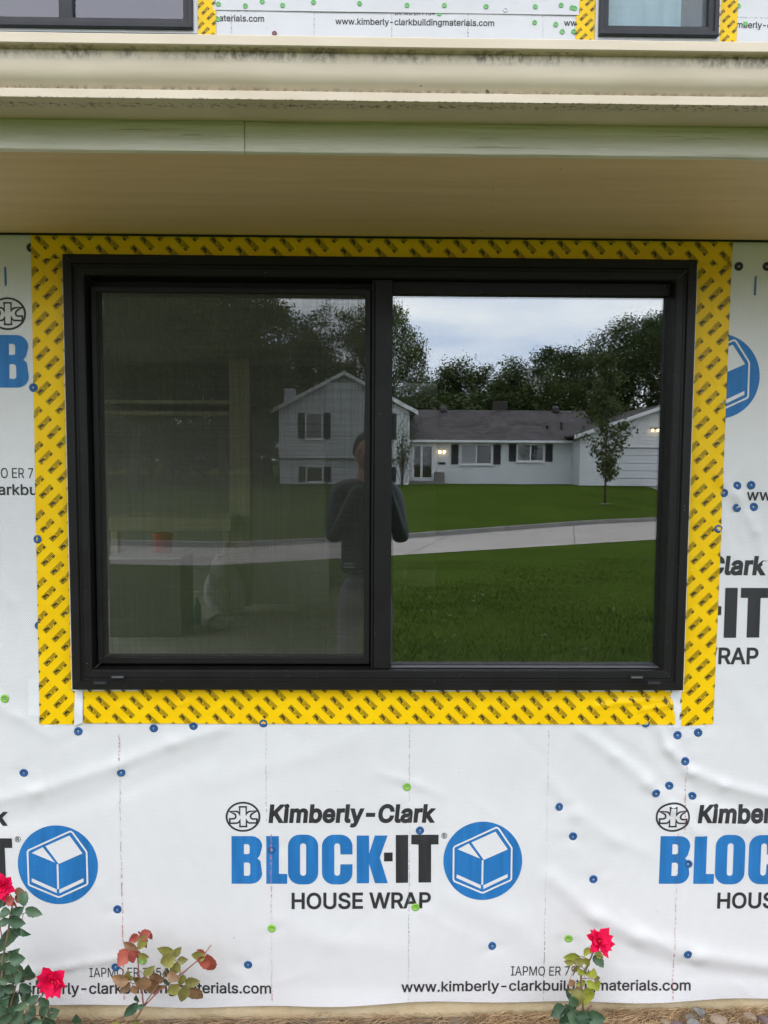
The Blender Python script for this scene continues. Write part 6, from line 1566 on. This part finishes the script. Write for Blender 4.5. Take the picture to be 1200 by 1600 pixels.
# skin: neck, head, hands in one mesh
def head_builder():
    mb = MB(); nu, nv = 28, 20; cz = 1.70
    for j in range(nv + 1):
        ph = math.pi * j / nv
        for i in range(nu):
            th = 2 * math.pi * i / nu; n_ = Vector((math.cos(th) * math.sin(ph), math.sin(th) * math.sin(ph), math.cos(ph)))
            x, y, z = n_.x * .076, n_.y * .096, n_.z * .118
            if z < 0: x *= 1 + z * 2.2; y = y * (1 + z * 1.2) + (-z) * .12
            front = max(0, n_.y)
            y += .022 * math.exp(-((x / .012) ** 2 + ((z + .022) / .022) ** 2)) * (front > .5)          # nose
            y -= .008 * math.exp(-(((abs(x) - .032) / .014) ** 2 + ((z - .008) / .012) ** 2)) * (front > .4)      # eye sockets
            y += .006 * math.exp(-((x / .028) ** 2 + ((z + .062) / .010) ** 2)) * (front > .4)           # lips
            y += .007 * math.exp(-((x / .022) ** 2 + ((z + .100) / .016) ** 2)) * (front > .3)           # chin
            if abs(n_.y) < .35 and abs(z) < .03: x += math.copysign(.012, x) * (1 - abs(z) / .03) * (1 - abs(n_.y) / .35)   # ears
            mb.v.append((x, y + .035, z + cz))
    for j in range(nv):
        for i in range(nu): a = j * nu + i; b = j * nu + (i + 1) % nu; mb.f.append((a, a + nu, b + nu, b))
    return mb
hd = head_builder(); hm = hd.mesh('head', 'skin', True)
bm_ = bmesh.new(); bm_.from_mesh(hm)
nk = skin_mesh('neck', [(0, -.01, 1.46), (0, .01, 1.56), (0, .025, 1.64)], [(0, 1), (1, 2)], [(.07, .065), (.056, .058), (.05, .055)], 'skin', 0); bm_.from_mesh(nk)
def hand(wr, sgn, phone_x):
    """palm beside the phone edge, fingers round its back, thumb on the screen side"""
    ex = phone_x + sgn * .039; vs_ = [tuple(wr), (ex + sgn * .014, .345, 1.555)]; ed = [(0, 1)]; rr = [.026, (.030, .019)]
    for k, ln in enumerate((.95, 1.05, 1.0, .8)):
        z0 = 1.588 - k * .0195; i0 = len(vs_)
        vs_ += [(ex + sgn * .012, .355, z0 - .006), (ex + sgn * .012, .385, z0), (ex - sgn * .004 * ln, .398, z0 + .002), (ex - sgn * .020 * ln, .394, z0 + .003)]
        ed += [(1, i0), (i0, i0 + 1), (i0 + 1, i0 + 2), (i0 + 2, i0 + 3)]; rr += [.0095, .0088, .0082, .0068]
    i0 = len(vs_); vs_ += [(ex + sgn * .006, .338, 1.585), (ex - sgn * .006, .350, 1.612), (ex - sgn * .014, .356, 1.632)]; ed += [(1, i0), (i0, i0 + 1), (i0 + 1, i0 + 2)]; rr += [.0115, .0098, .0082]
    return skin_mesh('hand', vs_, ed, rr, 'skin', 1, 2)
phx = CAM.x - PX
for wr, sgn in ((wR, 1), (wL, -1)):
    h_ = hand(wr, sgn, phx); bm_.from_mesh(h_)
bm_.to_mesh(hm); bm_.free()
for p_ in hm.polygons: p_.use_smooth = True
bo = put('body', hm, pe, Matrix.Translation((PX, PY, PZ)))
# hair
mb = MB(); nu, nv = 24, 8
for j in range(nv + 1):
    ph = math.pi * .56 * j / nv
    for i in range(nu):
        th = 2 * math.pi * i / nu; n_ = Vector((math.cos(th) * math.sin(ph), math.sin(th) * math.sin(ph), math.cos(ph)))
        lim = 1.0 if n_.y < .35 else 1.0 - .55 * (n_.y - .35) / .65
        ph2 = ph * lim; n_ = Vector((math.cos(th) * math.sin(ph2), math.sin(th) * math.sin(ph2), math.cos(ph2)))
        mb.v.append((PX + n_.x * .083, PY + .033 + n_.y * .103, PZ + 1.703 + n_.z * .126))
for j in range(nv):
    for i in range(nu): a = j * nu + i; b = j * nu + (i + 1) % nu; mb.f.append((a, a + nu, b + nu, b))
mb.build('hair', 'hair', pe, True)
for sx in (-1, 1):
    bm2 = bmesh.new(); bmesh.ops.create_icosphere(bm2, subdivisions=2, radius=.0105); me = bpy.data.meshes.new('eye'); bm2.to_mesh(me); bm2.free(); me.materials.append(MAT['eye'])
    put('eye', me, pe, Matrix.Translation((PX + sx * .032, PY + .115, PZ + 1.708)))
ph = thing('phone', 'dark phone held up in both hands by the mirrored person', 'phone', (CAM.x, CAM.y - .012, CAM.z - .09))
MB().bbox(CAM.x - .037, CAM.x + .037, CAM.y - .022, CAM.y - .013, CAM.z - .145, CAM.z + .015, .003).build('phone_body', 'phone', ph)
MB().bbox(CAM.x - .012, CAM.x + .026, CAM.y - .0128, CAM.y - .0105, CAM.z - .03, CAM.z + .010, .001).build('camera_bump', 'phone', ph)
